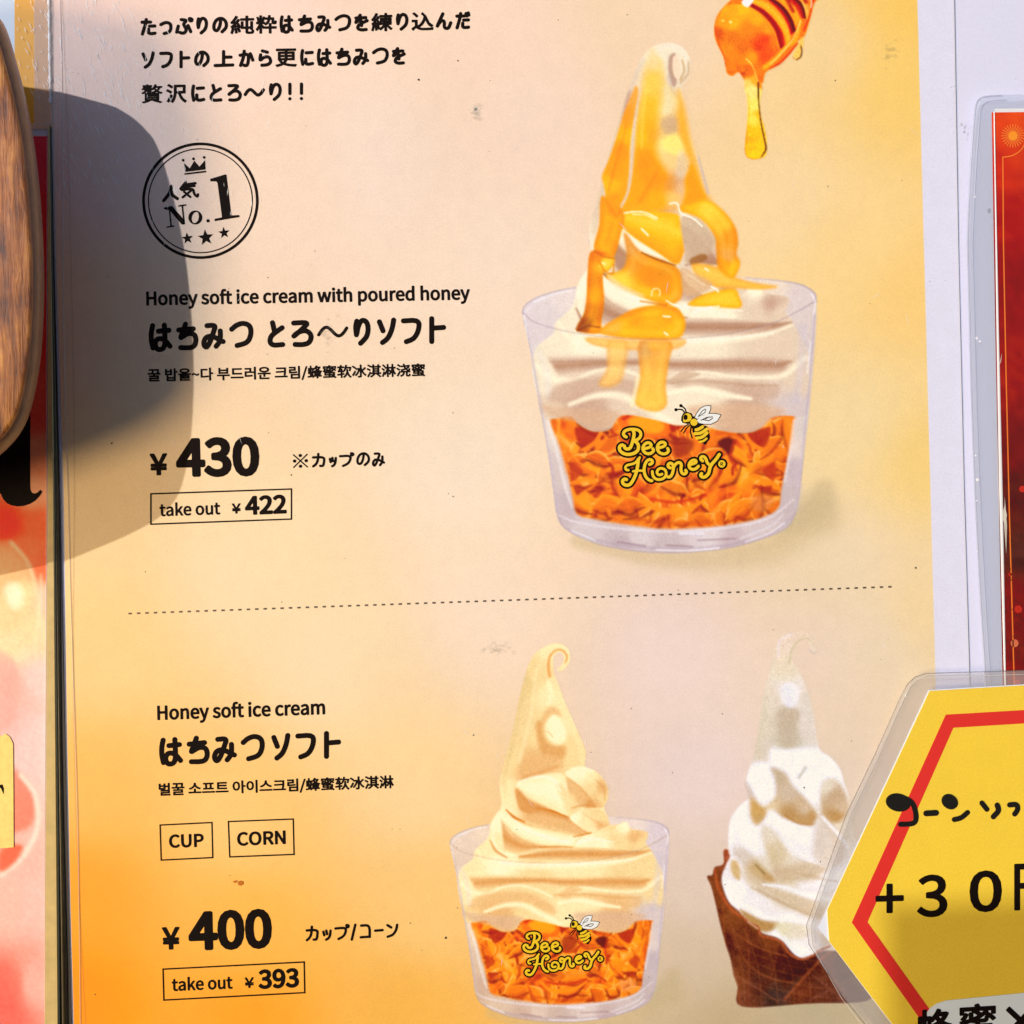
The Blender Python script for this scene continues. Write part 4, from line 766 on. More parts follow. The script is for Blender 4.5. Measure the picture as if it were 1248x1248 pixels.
K.poly([(230, 60), (400, 50), (560, 130), (700, 280), (780, 440), (800, 540), (700, 640), (640, 700), (600, 720), (420, 720), (240, 640), (130, 440), (100, 300), (150, 150)], 0, 10, 1, ctrl=[(250, 120, (246, 170, 24)), (400, 100, (252, 186, 40)), (560, 190, (248, 176, 50)), (200, 250, (246, 160, 20)), (300, 260, (252, 180, 30)), (130, 360, (214, 100, 10)), (300, 400, (222, 124, 14)), (450, 320, (230, 140, 14)), (650, 430, (226, 86, 6)), (580, 500, (222, 84, 8)), (640, 620, (230, 96, 10)), (740, 440, (238, 130, 20)), (400, 520, (224, 120, 16)), (240, 540, (238, 146, 30)), (330, 620, (240, 140, 20)), (500, 620, (246, 160, 30)), (680, 320, (244, 160, 30))])
K.line([(480, 75), (620, 170), (740, 330), (800, 530)], 9, (252, 190, 90), .8, .1); K.line([(100, 290), (130, 440), (200, 620), (215, 720)], 10, (214, 84, 10), .7, .1)
K.poly([(395, 40), (410, -10), (520, -20), (500, 40), (450, 80)], (245, 238, 235), 5, 1)
K.line([(640, 730), (760, 640), (860, 520), (980, 420), (1030, 220)], [40, 34, 30, 34, 26], (246, 180, 60), .95, .2, id=1); K.line([(700, 745), (800, 690), (900, 590), (1000, 470)], [8, 20, 20, 14], (214, 64, 10), .9, .2, id=1)
K.line([(700, 700), (840, 560), (960, 400), (1030, 230)], 8, (255, 240, 190), .8, .2)
K.line([(1050, 420), (1030, 500), (990, 600)], [22, 34, 50], (248, 200, 110), 1, .6, id=1); K.line([(1032, 490), (1045, 560), (1030, 620), (985, 650)], [5, 11, 9, 5], (70, 30, 10), .95, .3, id=1); K.line([(940, 620), (985, 655), (1030, 630)], 6, (200, 110, 20), .9, .2)
K.poly([(225, 700), (270, 660), (340, 720), (330, 790), (290, 822), (240, 800)], (240, 136, 24), 6, 1); K.line([(235, 775), (290, 785), (325, 770)], 7, (206, 80, 10), .7, .1)
K.poly([(330, 730), (450, 700), (600, 740), (640, 790), (610, 900), (600, 1000), (440, 1000), (420, 880), (370, 790)], 0, 6, 1, 1, ctrl=[(400, 770, (240, 140, 30)), (400, 790, (200, 80, 16)), (480, 780, (232, 120, 24)), (460, 900, (252, 214, 120)), (500, 960, (252, 226, 140)), (590, 850, (232, 120, 20)), (600, 950, (240, 150, 40)), (520, 870, (246, 180, 70))])
K.line([(440, 640), (500, 700), (540, 800), (565, 880)], [12, 8, 6, 8], (253, 226, 150), .95, .3); K.line([(190, 225), (185, 225)], 20, (255, 240, 180), .9, .1); K.line([(265, 238), (275, 240)], 20, (255, 250, 215), .95, .1)
K.poly([(430, 960), (600, 960), (592, 1100), (600, 1250), (640, 1380), (665, 1560), (650, 1690), (560, 1728), (490, 1725), (440, 1690), (425, 1600), (440, 1430), (456, 1200), (445, 1050)], 0, 7, 1, 1, ctrl=[(480, 1000, (252, 226, 140)), (520, 1150, (244, 226, 120)), (520, 1300, (246, 220, 100)), (500, 1450, (244, 196, 50)), (500, 1600, (250, 190, 40)), (540, 1680, (252, 206, 50)), (450, 1500, (232, 160, 30)), (600, 1600, (250, 200, 50)), (590, 1250, (248, 190, 60))])
K.line([(571, 900), (572, 1000), (580, 1150), (605, 1350), (640, 1520), (655, 1620), (600, 1712)], [12, 11, 8, 9, 10, 14, 6], (75, 30, 6), .92, .3)
K.line([(460, 1010), (470, 1200), (455, 1450)], 6, (226, 160, 50), .7, .1); K.line([(425, 1600), (450, 1700), (540, 1726), (620, 1700)], 7, (210, 110, 10), .7, .1); K.line([(470, 1450), (465, 1580)], 7, (255, 236, 150), .8, .1)
K.grain(5, 3)
for q in range(1): pass
pr = K.emit(MH+.00004, {1: ('honey_dipper_picture', 'printed honey dipper with honey running down off its ridges')}, menu, M_PIC)

# ---- cone (own units: enlargement of 4.8, origin 840,750)
def uxc(X, Y): return 840+X/4.8, 750+Y/4.8
def k6(p): p = np.asarray(p, float); return np.stack([p[:, 0], p[:, 1]+1142.4], 1)
K = Canvas(60, 60, 1240, 2330, 4.6, uxc, menu_bg); K.softk = 1.75; K.punch = .4
W0, W1, W2, W3, W4 = (247, 244, 250), (240, 232, 230), (226, 212, 190), (206, 180, 148), (188, 146, 92)
wa = k6([(200, 235), (225, 228), (238, 262), (300, 300), (500, 700), (800, 820), (900, 760), (1080, 720), (1120, 900), (1075, 1000), (1040, 1112), (700, 1128), (310, 1147), (285, 1030), (262, 960), (240, 860), (205, 750), (180, 660), (160, 570), (130, 450), (104, 385), (135, 375), (150, 330), (200, 310)])
K.poly(wa, 0, 4, 1, 1, ctrl=[(x, y+1142.4, c) for x, y, c in [(130, 400, (150, 82, 48)), (210, 250, (190, 96, 60)), (180, 560, (144, 76, 42)), (260, 620, (156, 88, 50)), (230, 760, (112, 52, 34)), (280, 1000, (152, 86, 54)), (400, 850, (106, 50, 34)), (330, 700, (124, 64, 38)), (420, 1000, (104, 56, 44)), (500, 1080, (92, 66, 58)), (560, 860, (96, 42, 28)), (650, 1040, (130, 66, 44)), (700, 900, (92, 44, 34)), (800, 1000, (124, 70, 54)), (900, 920, (96, 54, 46)), (1000, 1060, (118, 78, 70)), (480, 760, (150, 82, 48)), (620, 950, (84, 38, 26)), (800, 860, (124, 62, 44)), (330, 1120, (140, 80, 58))]])
sl = K.box(wa, 5); X = K.X[sl]; Y = K.Y[sl]; nn = noise2(X, Y, 34, 41)*.6+noise2(X, Y, 12, 42)*.4-.5; K.C[sl] = K.C[sl]*(1-.14*(K.A[sl] > .5)[..., None])+(nn*40*(K.A[sl] > .5))[..., None]*np.array([1, .7, .5])
for q, c, wq in [([(200, 560), (215, 800), (300, 1120)], (158, 86, 52), 10), ([(330, 660), (350, 900), (345, 1140)], (140, 72, 50), 9), ([(230, 640), (330, 880), (480, 980), (640, 1010)], (150, 84, 52), 10), ([(250, 700), (400, 800), (560, 850)], (152, 84, 52), 9), ([(490, 760), (510, 860), (470, 1000)], (134, 66, 44), 8), ([(260, 960), (400, 1040), (520, 1120)], (146, 84, 64), 8),
                 ([(560, 1100), (650, 1000), (760, 880), (860, 800), (960, 740)], (178, 96, 62), 16), ([(700, 1110), (800, 1060), (1000, 960)], (140, 90, 76), 7), ([(800, 800), (860, 1020), (880, 1110)], (136, 84, 70), 7), ([(720, 960), (900, 1100)], (140, 86, 70), 7), ([(600, 900), (690, 930), (740, 880)], (70, 30, 22), 14), ([(500, 1080), (560, 1070), (640, 980)], (84, 60, 54), 22)]:
    K.line(k6(q), wq, c, .55, .1)
for kx in range(7):
    K.line(k6([(210+kx*110, 640+kx*50), (300+kx*100, 880+kx*20), (330+kx*95, 1140)]), 6, (160, 96, 62), .35, .1); K.line(k6([(200+kx*30, 700+kx*75), (520+kx*40, 840+kx*60), (900, 900+kx*50)]), 6, (160, 96, 62), .3, .1)
ice = [(400, 720), (420, 560), (440, 440), (470, 330), (500, 200), (530, 130), (590, 100), (680, 100), (730, 140), (745, 200), (728, 222), (705, 200), (690, 160), (650, 150), (610, 190), (600, 260), (640, 320), (690, 440), (730, 600), (760, 780), (820, 830), (880, 900), (905, 980), (935, 1060), (940, 1160), (960, 1260), (1000, 1400), (1020, 1500), (1060, 1640), (1100, 1900), (900, 1960), (800, 1960), (700, 1990), (660, 2005), (610, 1980), (550, 1910), (500, 1880), (430, 1860), (400, 1820), (340, 1790), (290, 1730), (235, 1680), (200, 1600), (190, 1530), (215, 1460), (240, 1400), (228, 1330), (240, 1200), (290, 1120), (350, 1060), (330, 980), (360, 880)]
K.poly(ice, 0, 7, 1, 2, ctrl=[(420, 640, (224, 210, 188)), (400, 800, (222, 206, 188)), (470, 500, (228, 214, 194)), (560, 300, (230, 222, 196)), (580, 130, (232, 220, 216)), (690, 120, (228, 216, 206)), (600, 460, W0), (690, 480, (228, 215, 200)), (680, 640, (228, 215, 202)), (580, 600, (205, 186, 162)), (580, 720, (208, 196, 172)), (600, 850, W0), (420, 950, W0), (780, 900, W0), (290, 1180, W0), (250, 1300, W0), (400, 1300, W0), (620, 1240, W0), (850, 1250, W2), (250, 1600, W0), (260, 1500, W1), (420, 1500, W2), (400, 1700, W1), (600, 1850, W0), (700, 1560, W1), (800, 1500, W0), (900, 1700, W2), (560, 1600, W2), (660, 1950, W0)], power=4)
for q, wq, c, o_ in [([(480, 1160), (600, 1240), (700, 1340), (800, 1440), (900, 1520)], [10, 34, 40, 30, 10], (252, 250, 254), .85), ([(450, 1240), (480, 1380), (520, 1520)], [8, 22, 8], (204, 184, 156), .75), ([(275, 1230), (320, 1370), (420, 1490)], [10, 30, 12], (252, 250, 254), .8),
  ([(430, 1200), (400, 1130), (350, 1060)], [6, 14, 6], (200, 172, 130), .5), ([(600, 1500), (720, 1530), (880, 1560)], [8, 24, 10], (200, 178, 150), .6), ([(620, 1420), (720, 1460), (860, 1500)], [6, 16, 8], (214, 196, 176), .6), ([(430, 1570), (560, 1610), (760, 1650), (900, 1690)], [8, 22, 28, 12], (252, 250, 252), .8),
  ([(360, 1590), (500, 1660), (700, 1740), (860, 1790)], [8, 20, 22, 8], (196, 170, 138), .65), ([(230, 1600), (330, 1700), (520, 1790), (740, 1850)], [10, 24, 26, 14], (250, 248, 248), .8), ([(560, 790), (650, 900), (740, 1040), (780, 1140)], [10, 34, 36, 10], (252, 250, 254), .6)]: K.line(q, wq, c, o_, 0)
# its tip is nearly the colour of the paper: faint
tipm = np.clip((560-K.Y)/420, 0, 1)[..., None]*.80; K.C = np.where(K.A[..., None] > .02, K.C*(1-tipm)+menu_bg(K.PX, K.PY)*tipm, K.C)
K.line([(585, 280), (598, 210), (630, 155), (690, 135), (728, 170)], [10, 11, 9, 8, 8], (208, 196, 158), .8, .1); K.line([(700, 200), (725, 225), (745, 212)], 8, (208, 188, 176), .7, .1); K.line([(520, 240), (530, 150), (600, 110)], 14, (240, 228, 228), .6, 0); K.line([(540, 380), (590, 380), (640, 400)], 10, (214, 208, 180), .5, 0)
K.line([(450, 480), (430, 620), (400, 820)], [20, 34, 40], (216, 203, 176), .55, 0); K.line([(690, 470), (700, 640), (730, 760)], [26, 36, 26], (224, 212, 196), .6, 0)
K.poly([(545, 420), (590, 400), (618, 440), (615, 520), (585, 545), (550, 500)], (236, 232, 240), 10, .95); K.poly([(530, 560), (580, 545), (625, 570), (635, 660), (620, 760), (560, 780), (530, 700)], (200, 182, 158), 18, .8)
K.poly([(480, 780), (560, 790), (690, 780), (770, 800), (850, 860), (890, 960), (820, 960), (760, 1060), (700, 1100), (620, 1000), (560, 900), (480, 880)], W0, 14, 1)
K.poly([(355, 900), (400, 860), (450, 870), (490, 940), (520, 1020), (460, 1090), (400, 1080), (360, 1000)], W0, 14, 1); K.line([(640, 950), (680, 890)], 18, (208, 200, 180), .8, .1)
K.poly([(480, 890), (560, 920), (610, 1000), (690, 1080), (750, 1170), (740, 1230), (650, 1220), (560, 1190), (490, 1140), (420, 1140), (500, 1060), (500, 960)], W3, 12, .95, ctrl=[(500, 930, (198, 176, 146)), (580, 1040, (206, 184, 158)), (680, 1130, W3), (580, 1170, W4), (640, 1210, W4), (470, 1130, (224, 200, 160)), (720, 1180, W4)])
K.poly([(325, 980), (350, 990), (400, 1090), (450, 1140), (440, 1200), (390, 1225), (360, 1180), (350, 1080)], W4, 12, .9, ctrl=[(340, 1020, (206, 186, 170)), (380, 1140, (204, 160, 90)), (420, 1200, (196, 156, 96))])
K.poly([(770, 990), (830, 950), (880, 980), (920, 1060), (930, 1150), (870, 1210), (800, 1200), (770, 1120)], W3, 12, .95, ctrl=[(800, 1000, W2), (850, 1060, (196, 166, 132)), (860, 1180, W4), (900, 1120, W3)])
K.line([(560, 1170), (640, 1215), (740, 1225)], [6, 13, 8], (176, 124, 62), .7, 0)
K.band([(470, 1160), (560, 1200), (700, 1250), (760, 1190), (840, 1290)], [(420, 1220), (560, 1300), (700, 1400), (800, 1500), (860, 1540)], [W0, W0, W0, W1], 12)
K.poly([(430, 1230), (500, 1260), (600, 1400), (700, 1460), (640, 1470), (560, 1500), (510, 1550), (470, 1440), (420, 1300)], W2, 14, .95, ctrl=[(470, 1260, W2), (500, 1400, (214, 194, 158)), (520, 1530, W3), (620, 1450, W2)])
K.poly([(760, 1180), (860, 1250), (920, 1360), (900, 1460), (800, 1470), (720, 1380)], (214, 196, 176), 20, .8); K.line([(780, 1180), (880, 1290), (930, 1360)], 18, W0, .8, 0)
K.poly([(280, 1260), (310, 1330), (400, 1440), (500, 1545), (440, 1560), (350, 1510), (290, 1430), (250, 1380)], W3, 12, .9, ctrl=[(290, 1300, W1), (300, 1420, (212, 196, 180)), (400, 1500, (200, 168, 118)), (470, 1540, W4)]); K.line([(390, 1460), (440, 1510)], 12, (130, 100, 50), .6, 0)
K.poly([(245, 1440), (280, 1440), (300, 1500), (290, 1550), (250, 1510)], (206, 168, 104), 8, .8)
K.poly([(330, 1480), (450, 1560), (600, 1620), (720, 1660), (860, 1760), (760, 1780), (640, 1740), (480, 1650), (340, 1560)], (210, 188, 156), 22, .85); K.line([(400, 1600), (560, 1690), (720, 1760)], 14, (186, 158, 124), .4, 0)
K.poly([(560, 1480), (680, 1450), (800, 1480), (740, 1540), (600, 1560), (530, 1560)], (200, 172, 132), 16, .7); K.line([(430, 1575), (560, 1590), (700, 1640), (840, 1660)], [10, 20, 26, 30], W0, .9, 0)
K.line([(200, 1540), (250, 1660), (360, 1740), (540, 1810)], [10, 18, 18, 20], W0, .9, 0); K.poly([(300, 1720), (420, 1780), (520, 1800), (470, 1850), (400, 1840), (340, 1790)], (172, 126, 62), 10, .85)
K.poly([(500, 1800), (640, 1800), (760, 1850), (860, 1900), (760, 1960), (660, 1990), (560, 1900)], 0, 12, .8, ctrl=[(540, 1830, (224, 212, 170)), (640, 1840, (220, 206, 176)), (640, 1960, W0), (740, 1920, W1), (800, 1900, (212, 190, 160))])
K.line([(560, 1880), (620, 1960), (680, 1990), (740, 1960)], 16, (236, 236, 232), .8, 0)
K.line(k6([(310, 620), (350, 655), (400, 680), (420, 730), (480, 745), (540, 770), (580, 830), (650, 868), (720, 850), (760, 820), (820, 795)]), 11, (172, 90, 56), .95, .2, id=1); K.line(k6([(345, 650), (400, 690)]), 7, (222, 196, 180), .7, .1); K.line(k6([(150, 345), (170, 450), (230, 560), (300, 620)]), [12, 16, 14, 12], (178, 88, 50), .85, .2, id=1)
K.grain(3.5, 9)
pr = K.emit(MH+.00004, {1: ('cone_picture', 'printed white soft serve in a brown waffle cone, half under the yellow card'), 2: ('ice_cream_print', None)}, menu, M_PIC)

# ---- cup logo
LG = [([(232, 432), (214, 424), (206, 402), (222, 378), (262, 366), (312, 366), (348, 382), (358, 414), (342, 446), (308, 462), (288, 464)], 11), ([(288, 372), (300, 400), (292, 450), (276, 505), (262, 530), (238, 536), (218, 524), (216, 508)], 12), ([(300, 464), (326, 482), (338, 512), (330, 548), (298, 572), (250, 582), (210, 574), (180, 552), (172, 524), (182, 504), (200, 500)], 12),
 ([(392, 530), (432, 520), (446, 500), (430, 480), (400, 482), (378, 504), (370, 532), (384, 562), (412, 576), (444, 570), (466, 548), (456, 532)], 11), ([(508, 524), (548, 514), (566, 496), (552, 476), (522, 476), (500, 496), (492, 526), (504, 558), (534, 576), (570, 574), (592, 550), (582, 530)], 11),
 ([(250, 712), (232, 712), (222, 692), (236, 670), (270, 664), (306, 654), (334, 622), (346, 606)], 9), ([(334, 622), (330, 670), (316, 740), (290, 800), (262, 838), (228, 842), (202, 826), (200, 800), (218, 786), (234, 792)], 12), ([(290, 722), (330, 716), (384, 718)], 8), ([(430, 664), (452, 656), (454, 632), (430, 620), (402, 636), (384, 680), (382, 730), (400, 776), (430, 800), (448, 802)], 11),
 ([(452, 724), (456, 764), (486, 792), (530, 792), (564, 770), (572, 732), (556, 704), (522, 694), (496, 710), (490, 738), (510, 756), (534, 746)], 10), ([(604, 694), (586, 686), (584, 664), (604, 650), (628, 664), (632, 700), (620, 750), (600, 772), (584, 770)], 11), ([(630, 690), (652, 656), (682, 644), (700, 664), (692, 706), (702, 740), (726, 748), (744, 730), (734, 714)], 11),
 ([(762, 668), (800, 658), (826, 646), (816, 626), (788, 630), (764, 654), (762, 688), (786, 708), (818, 704), (842, 680)], 11), ([(878, 634), (860, 622), (864, 600), (888, 596), (906, 616), (916, 652), (936, 668)], 11), ([(1018, 580), (994, 618), (960, 654), (938, 690), (932, 736), (906, 768), (876, 774), (858, 756), (868, 742)], 12), ([(1040, 660)], 27)]
def logo(org, sc, parent):
    """sc: photo pixels for each unit of the enlargement, org: photo position of its (150,520)"""
    rot = math.radians(.0)
    def q(p): p = np.asarray(p, float); return np.stack([org[0]+(p[:, 0]-150)*sc, org[1]+(p[:, 1]-520)*sc], 1)
    st = max(.16, 2.4*sc)
    yel = [(chaikin(q(p), 2), r*1.14*sc) for p, r in LG]; blk = [(p, r+17*sc) for p, r in yel]
    root = flat(stroke_mesh(blk, st), MH+.00008, 'cup_logo', M_INK, parent, label='curly yellow lettering outlined in black with a bee above it')
    flat(stroke_mesh(yel, st), MH+.00012, 'logo_lettering', M_YEL, root)
    flat(stroke_mesh([(q([(1030, 672), (1030, 648), (1046, 648), (1048, 658), (1034, 662), (1050, 674)]), 3.*sc)], st*.6), MH+.00014, 'mark', M_INK, root)
    # bee
    def ell(cx, cy, rx, ry, a=0, n=14):
        t = np.linspace(0, 2*math.pi, n); a = math.radians(a); return q(np.stack([cx+rx*np.cos(t)*math.cos(a)-ry*np.sin(t)*math.sin(a), cy+rx*np.cos(t)*math.sin(a)+ry*np.sin(t)*math.cos(a)], 1))
    def fill(V): return V, [tuple(range(len(V)))]
    w1 = q([(812, 268), (830, 232), (862, 190), (900, 172), (944, 170), (942, 200), (926, 236), (880, 250), (834, 280)]); w2 = q([(828, 292), (862, 260), (920, 236), (980, 236), (1030, 246), (1000, 296), (948, 322), (890, 322), (848, 314)])
    bl = [(w1, 5*sc), (np.vstack([w1, w1[:1]]), 6*sc), (np.vstack([w2, w2[:1]]), 6*sc), (q([(706, 262), (720, 236), (748, 228), (780, 240), (790, 268), (780, 300), (750, 314), (712, 306), (704, 290), (706, 262)]), 8*sc), (q([(738, 222), (730, 196), (716, 182), (694, 168)]), 6*sc), (q([(694, 168)]), 14*sc), (q([(722, 222), (706, 202), (680, 198), (652, 202)]), 6*sc), (q([(652, 202)]), 14*sc),
          (q([(756, 326), (726, 344), (694, 386)]), 5*sc), (q([(766, 334), (740, 360), (716, 400)]), 5*sc), (q([(780, 340), (774, 390), (788, 440)]), 6*sc), (q([(800, 300), (820, 330)]), 42*sc), (q([(760, 290)]), 22*sc),
          (np.array(q([(846, 372), (870, 400), (886, 430), (898, 480)])), np.array([56, 62, 54, 16])*sc), (q([(832, 352), (900, 360)]), 22*sc)]
    bee = flat(stroke_mesh(bl, st), MH+.0001, 'bee_print', M_INK, root)
    ys_ = [(q([(748, 268)]), 36*sc), (q([(724, 296), (760, 290)]), 12*sc), (q([(804, 308)]), 30*sc)]
    for a, b, c_, r1 in [((822, 372), (846, 366), (876, 346), 13), ((812, 404), (862, 402), (912, 366), 13), ((828, 442), (874, 436), (914, 398), 13), ((852, 474), (884, 468), (910, 446), 9)]: ys_.append((chaikin(q([a, b, c_]), 2), r1*sc))
    flat(stroke_mesh(ys_, st*.7), MH+.00013, 'bee_stripes', M_YEL, root)
    flat(join([fill(w1), fill(w2)]), MH+.00012, 'bee_wings', M_WHT, root)
    flat(stroke_mesh([(ell(733, 266, 9, 14), 9*sc), (q([(838, 262), (876, 210), (900, 196)]), 3.*sc), (q([(850, 256), (896, 226), (906, 200)]), 3*sc), (q([(862, 292), (910, 268), (960, 262)]), 3.4*sc), (q([(880, 286), (930, 296), (964, 272)]), 3.4*sc), (q([(898, 284), (930, 262)]), 3*sc)], st*.6), MH+.00015, 'bee_lines', M_INK, root)
    return root
def lift(o, parent):
    """a logo is one part of the menu: its pieces are sub-parts"""
    return o
logo((751.4, 545.2), 1/6.933, menu); logo((635.6, 1153.6), .748/6.933, menu)

# ================================================================== WEAR ON THE MENU FILM, glints of the scratches painted white
M_SCR = clear('scratch_glint_white', (.97, .97, 1.), .9, .35); M_SMUDGE = clear('smudge', alb((160, 146, 120)), .07, .6); M_SPECK = mat('dirt', (.05, .04, .03), rough=.8)
scr = []
def scratch(x, y, L, a, wd):
    dx, dy = math.cos(a)*L, math.sin(a)*L; nx_, ny_ = -dy/L*wd/2, dx/L*wd/2
    bx, by = random.uniform(-.06, .06)*L, 0
    return np.array([(x, y), (x+dx/2+nx_+bx, y+dy/2+ny_), (x+dx, y+dy), (x+dx/2-nx_+bx, y+dy/2-ny_)]), [(0, 1, 2, 3)]
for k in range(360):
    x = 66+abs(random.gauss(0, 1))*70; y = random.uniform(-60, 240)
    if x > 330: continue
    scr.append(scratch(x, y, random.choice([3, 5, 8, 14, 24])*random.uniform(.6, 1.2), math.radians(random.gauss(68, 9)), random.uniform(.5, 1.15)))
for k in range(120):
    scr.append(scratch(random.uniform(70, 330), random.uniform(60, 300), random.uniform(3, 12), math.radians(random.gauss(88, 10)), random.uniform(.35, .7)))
for k in range(40):
    scr.append(scratch(random.uniform(70, 1120), random.uniform(0, 1248), random.uniform(4, 22), random.uniform(.6, 2.6), random.uniform(.3, .6)))
flat(join(scr), MH+.00018, 'scratch_glints', M_SCR, menu, kind='stuff')
def blob(cx, cy, r, n=9, asp=1.): 
    a0 = random.random()*6; return np.array([(cx+r*random.uniform(.55, 1.2)*math.cos(a0+i*2*math.pi/n)*asp, cy+r*random.uniform(.55, 1.2)*math.sin(a0+i*2*math.pi/n)) for i in range(n)]), [tuple(range(n))]
sp = [blob(x, y, r) for x, y, r in [(510, 97, 1.5), (558, 74, 1.0), (355, 579, 1.2), (136, 540, 1.3), (543, 1143, 1.6), (500, 1125, .8), (577, 896, 1), (552, 503, .8), (552, 605, .9), (116, 1212, 1.), (132, 337, .7), (1018, 98, 1), (1009, 227, .8), (880, 870, .8), (980, 960, 1.), (1116, 692, 1.3), (1000, 1050, .9), (720, 917, .7), (177, 697, .8)]]
for k in range(70): sp.append(blob(random.uniform(80, 1110), random.uniform(5, 1240), random.uniform(.35, .7)))
flat(join(sp), MH+.00016, 'specks', M_SPECK, menu, kind='stuff')
def smudge(x, y, w_, h_, n, seed):
    random.seed(seed); return join([blob(x+random.gauss(0, w_), y+random.gauss(0, h_), random.uniform(.8, 3.4), 9, 1.3) for _ in range(n)])
M_SM2 = clear('smudge_light', (.85, .84, .75), .15, .3); M_BR = mat('brown_spill', alb((196, 106, 30)), rough=.4)
flat(smudge(581, 138, 3.6, 5, 20, 1), MH+.00017, 'smudge', M_SMUDGE, menu); flat(smudge(579, 136, 3, 5, 16, 2), MH+.00019, 'smudge', M_SM2, menu)
flat(smudge(399, 408, 6, 11, 40, 3), MH+.00017, 'smudge', M_SMUDGE, menu); flat(smudge(604, 791, 9, 3.5, 36, 4), MH+.00017, 'smudge', M_SMUDGE, menu); flat(smudge(1085, 66, 4, 9, 30, 5), MH+.00017, 'smudge', M_SMUDGE, menu)
flat(join([blob(294, 1076, 3.4, 10, 1.3), blob(287, 1074.5, 1.7, 8, 1.8)]), MH+.00016, 'spill_stain', M_BR, menu)

# ================================================================== LEFT OF THE MENU
random.seed(12)
ye = thing('yellow_poster', 'yellow-orange poster glimpsed beside the wooden plaque at the top left', 'poster', P(0, 160, 0))
slab([(18, -500), (66, -500), (66, 158), (19, 158)], .0002, .0008, ye, 'paper_sheet', mat('yellow_poster_paper', alb((252, 172, 8)), rough=.45, coat=.3, grain=.06))
slab([(-320, -500), (18, -500), (19, 158), (-320, 158)], .0002, .00075, ye, 'white_margin', mat('poster_margin', alb((222, 228, 240)), rough=.5))
slab([(42, -520), (66, -520), (66, 153), (43, 153)], .0009, .0013, ye, 'laminate_film', M_FILM)
scr = [scratch(random.uniform(20, 60), random.uniform(-20, 125), random.uniform(3, 14), math.radians(random.gauss(66, 8)), random.uniform(.5, 1.1)) for _ in range(45)]
flat(join(scr), .00145, 'scratch_glints', M_SCR, ye, kind='stuff')  # fine scratches, their glints put into the white colour

sb = thing('strawberry_poster', 'pink and red laminated dessert poster with a heavy black letter, left of the menu', 'poster', P(-200, 1700, 0))
def sb_base(PX, PY):
    ctl = [(50, 170, (214, 70, 84)), (45, 300, (222, 66, 70)), (50, 400, (226, 70, 66)), (48, 500, (232, 96, 80)), (50, 560, (240, 150, 110)), (0, 560, (246, 190, 150)), (40, 600, (250, 170, 130)), (10, 640, (255, 70, 30)), (45, 640, (255, 118, 74)), (55, 690, (255, 122, 82)), (30, 670, (255, 130, 84)), (15, 690, (255, 160, 110)), (55, 730, (250, 196, 168)),
           (10, 700, (255, 176, 124)), (25, 725, (255, 222, 170)), (10, 750, (252, 206, 158)), (40, 770, (252, 212, 170)), (15, 790, (252, 218, 178)), (5, 830, (246, 190, 172)), (20, 840, (244, 186, 170)), (45, 830, (252, 206, 192)), (10, 885, (246, 192, 180)), (45, 900, (252, 204, 192)), (40, 1100, (254, 192, 176)), (10, 1100, (254, 188, 168)), (40, 1200, (253, 180, 162)), (5, 1230, (252, 120, 104)), (15, 1200, (252, 140, 120)), (-100, 700, (250, 120, 80)), (-100, 1000, (252, 190, 170)), (-100, 300, (220, 70, 70)), (-50, 1500, (250, 150, 130))]
    return shep(np.asarray(PX), np.asarray(PY), ctl, 4)
K = Canvas(-230, 166, 60, 1700, 2, lambda X, Y: (X+.2-Y*.003, Y+0.), sb_base); K.A[:] = 1; K.ID[:] = 1
K.poly([(-40, 690), (-10, 664), (15, 660), (35, 690), (48, 735), (48, 770), (30, 790), (-20, 800)], (255, 214, 160), 3, .4); K.line([(15, 660), (38, 690), (49, 740), (45, 780)], 4, (255, 222, 178), .8, .1)
K.poly([(8, 715), (25, 712), (30, 735), (15, 740)], (255, 240, 205), 6, .9); K.poly([(-20, 800), (15, 800), (24, 830), (20, 880), (-20, 895)], (240, 176, 160), 5, .7)
K.line([(52, 700), (53, 770)], 1.4, (255, 230, 200), .7, .3); K.poly([(15, 942), (32, 948), (44, 975), (44, 1000), (30, 1012), (10, 1010)], (248, 140, 116), 5, .9); K.line([(28, 945), (46, 970), (48, 1010), (30, 1045), (5, 1066)], 5, (255, 226, 204), .9, .1)
K.poly([(4, 1035), (30, 1030), (22, 1050), (3, 1062)], (246, 112, 84), 3, .9); K.poly([(-30, 1180), (10, 1175), (26, 1205), (28, 1300), (-30, 1300)], (252, 118, 104), 12, .8)
K.grain(2.5, 4)
K.emit(.00125, {1: ('paper_sheet', None)}, sb, M_PRINT)
slab([(-231, 165.5), (59.5, 165.5), (55, 1701), (-233, 1701)], .0004, .0012, sb, 'backing_sheet', mat('poster_back', alb((225, 205, 200)), rough=.5))
gl = spl([(-20, 560), (-12, 450), (37, 543.5), (36.8, 560), (36.7, 594), (38.5, 600), (44, 601.3), (48.8, 597), (51.4, 599.3), (46.5, 607.3), (36.8, 613.8), (22.4, 617), (9.6, 613.8), (1.6, 602.5), (-10, 590)], 1)
flat((np.array([(-20, 470), (37, 470), (36.6, 590), (37, 597), (39, 600.6), (42, 601.6), (45.5, 600.4), (49, 596.8), (51.6, 599.4), (48, 605), (43, 610.2), (36.5, 614.2), (29, 616.6), (22, 617.2), (14, 616), (8, 613), (3.6, 608), (1, 602), (-20, 590)]), [tuple(range(19))]), .00135, 'black_letter', M_INK, sb)
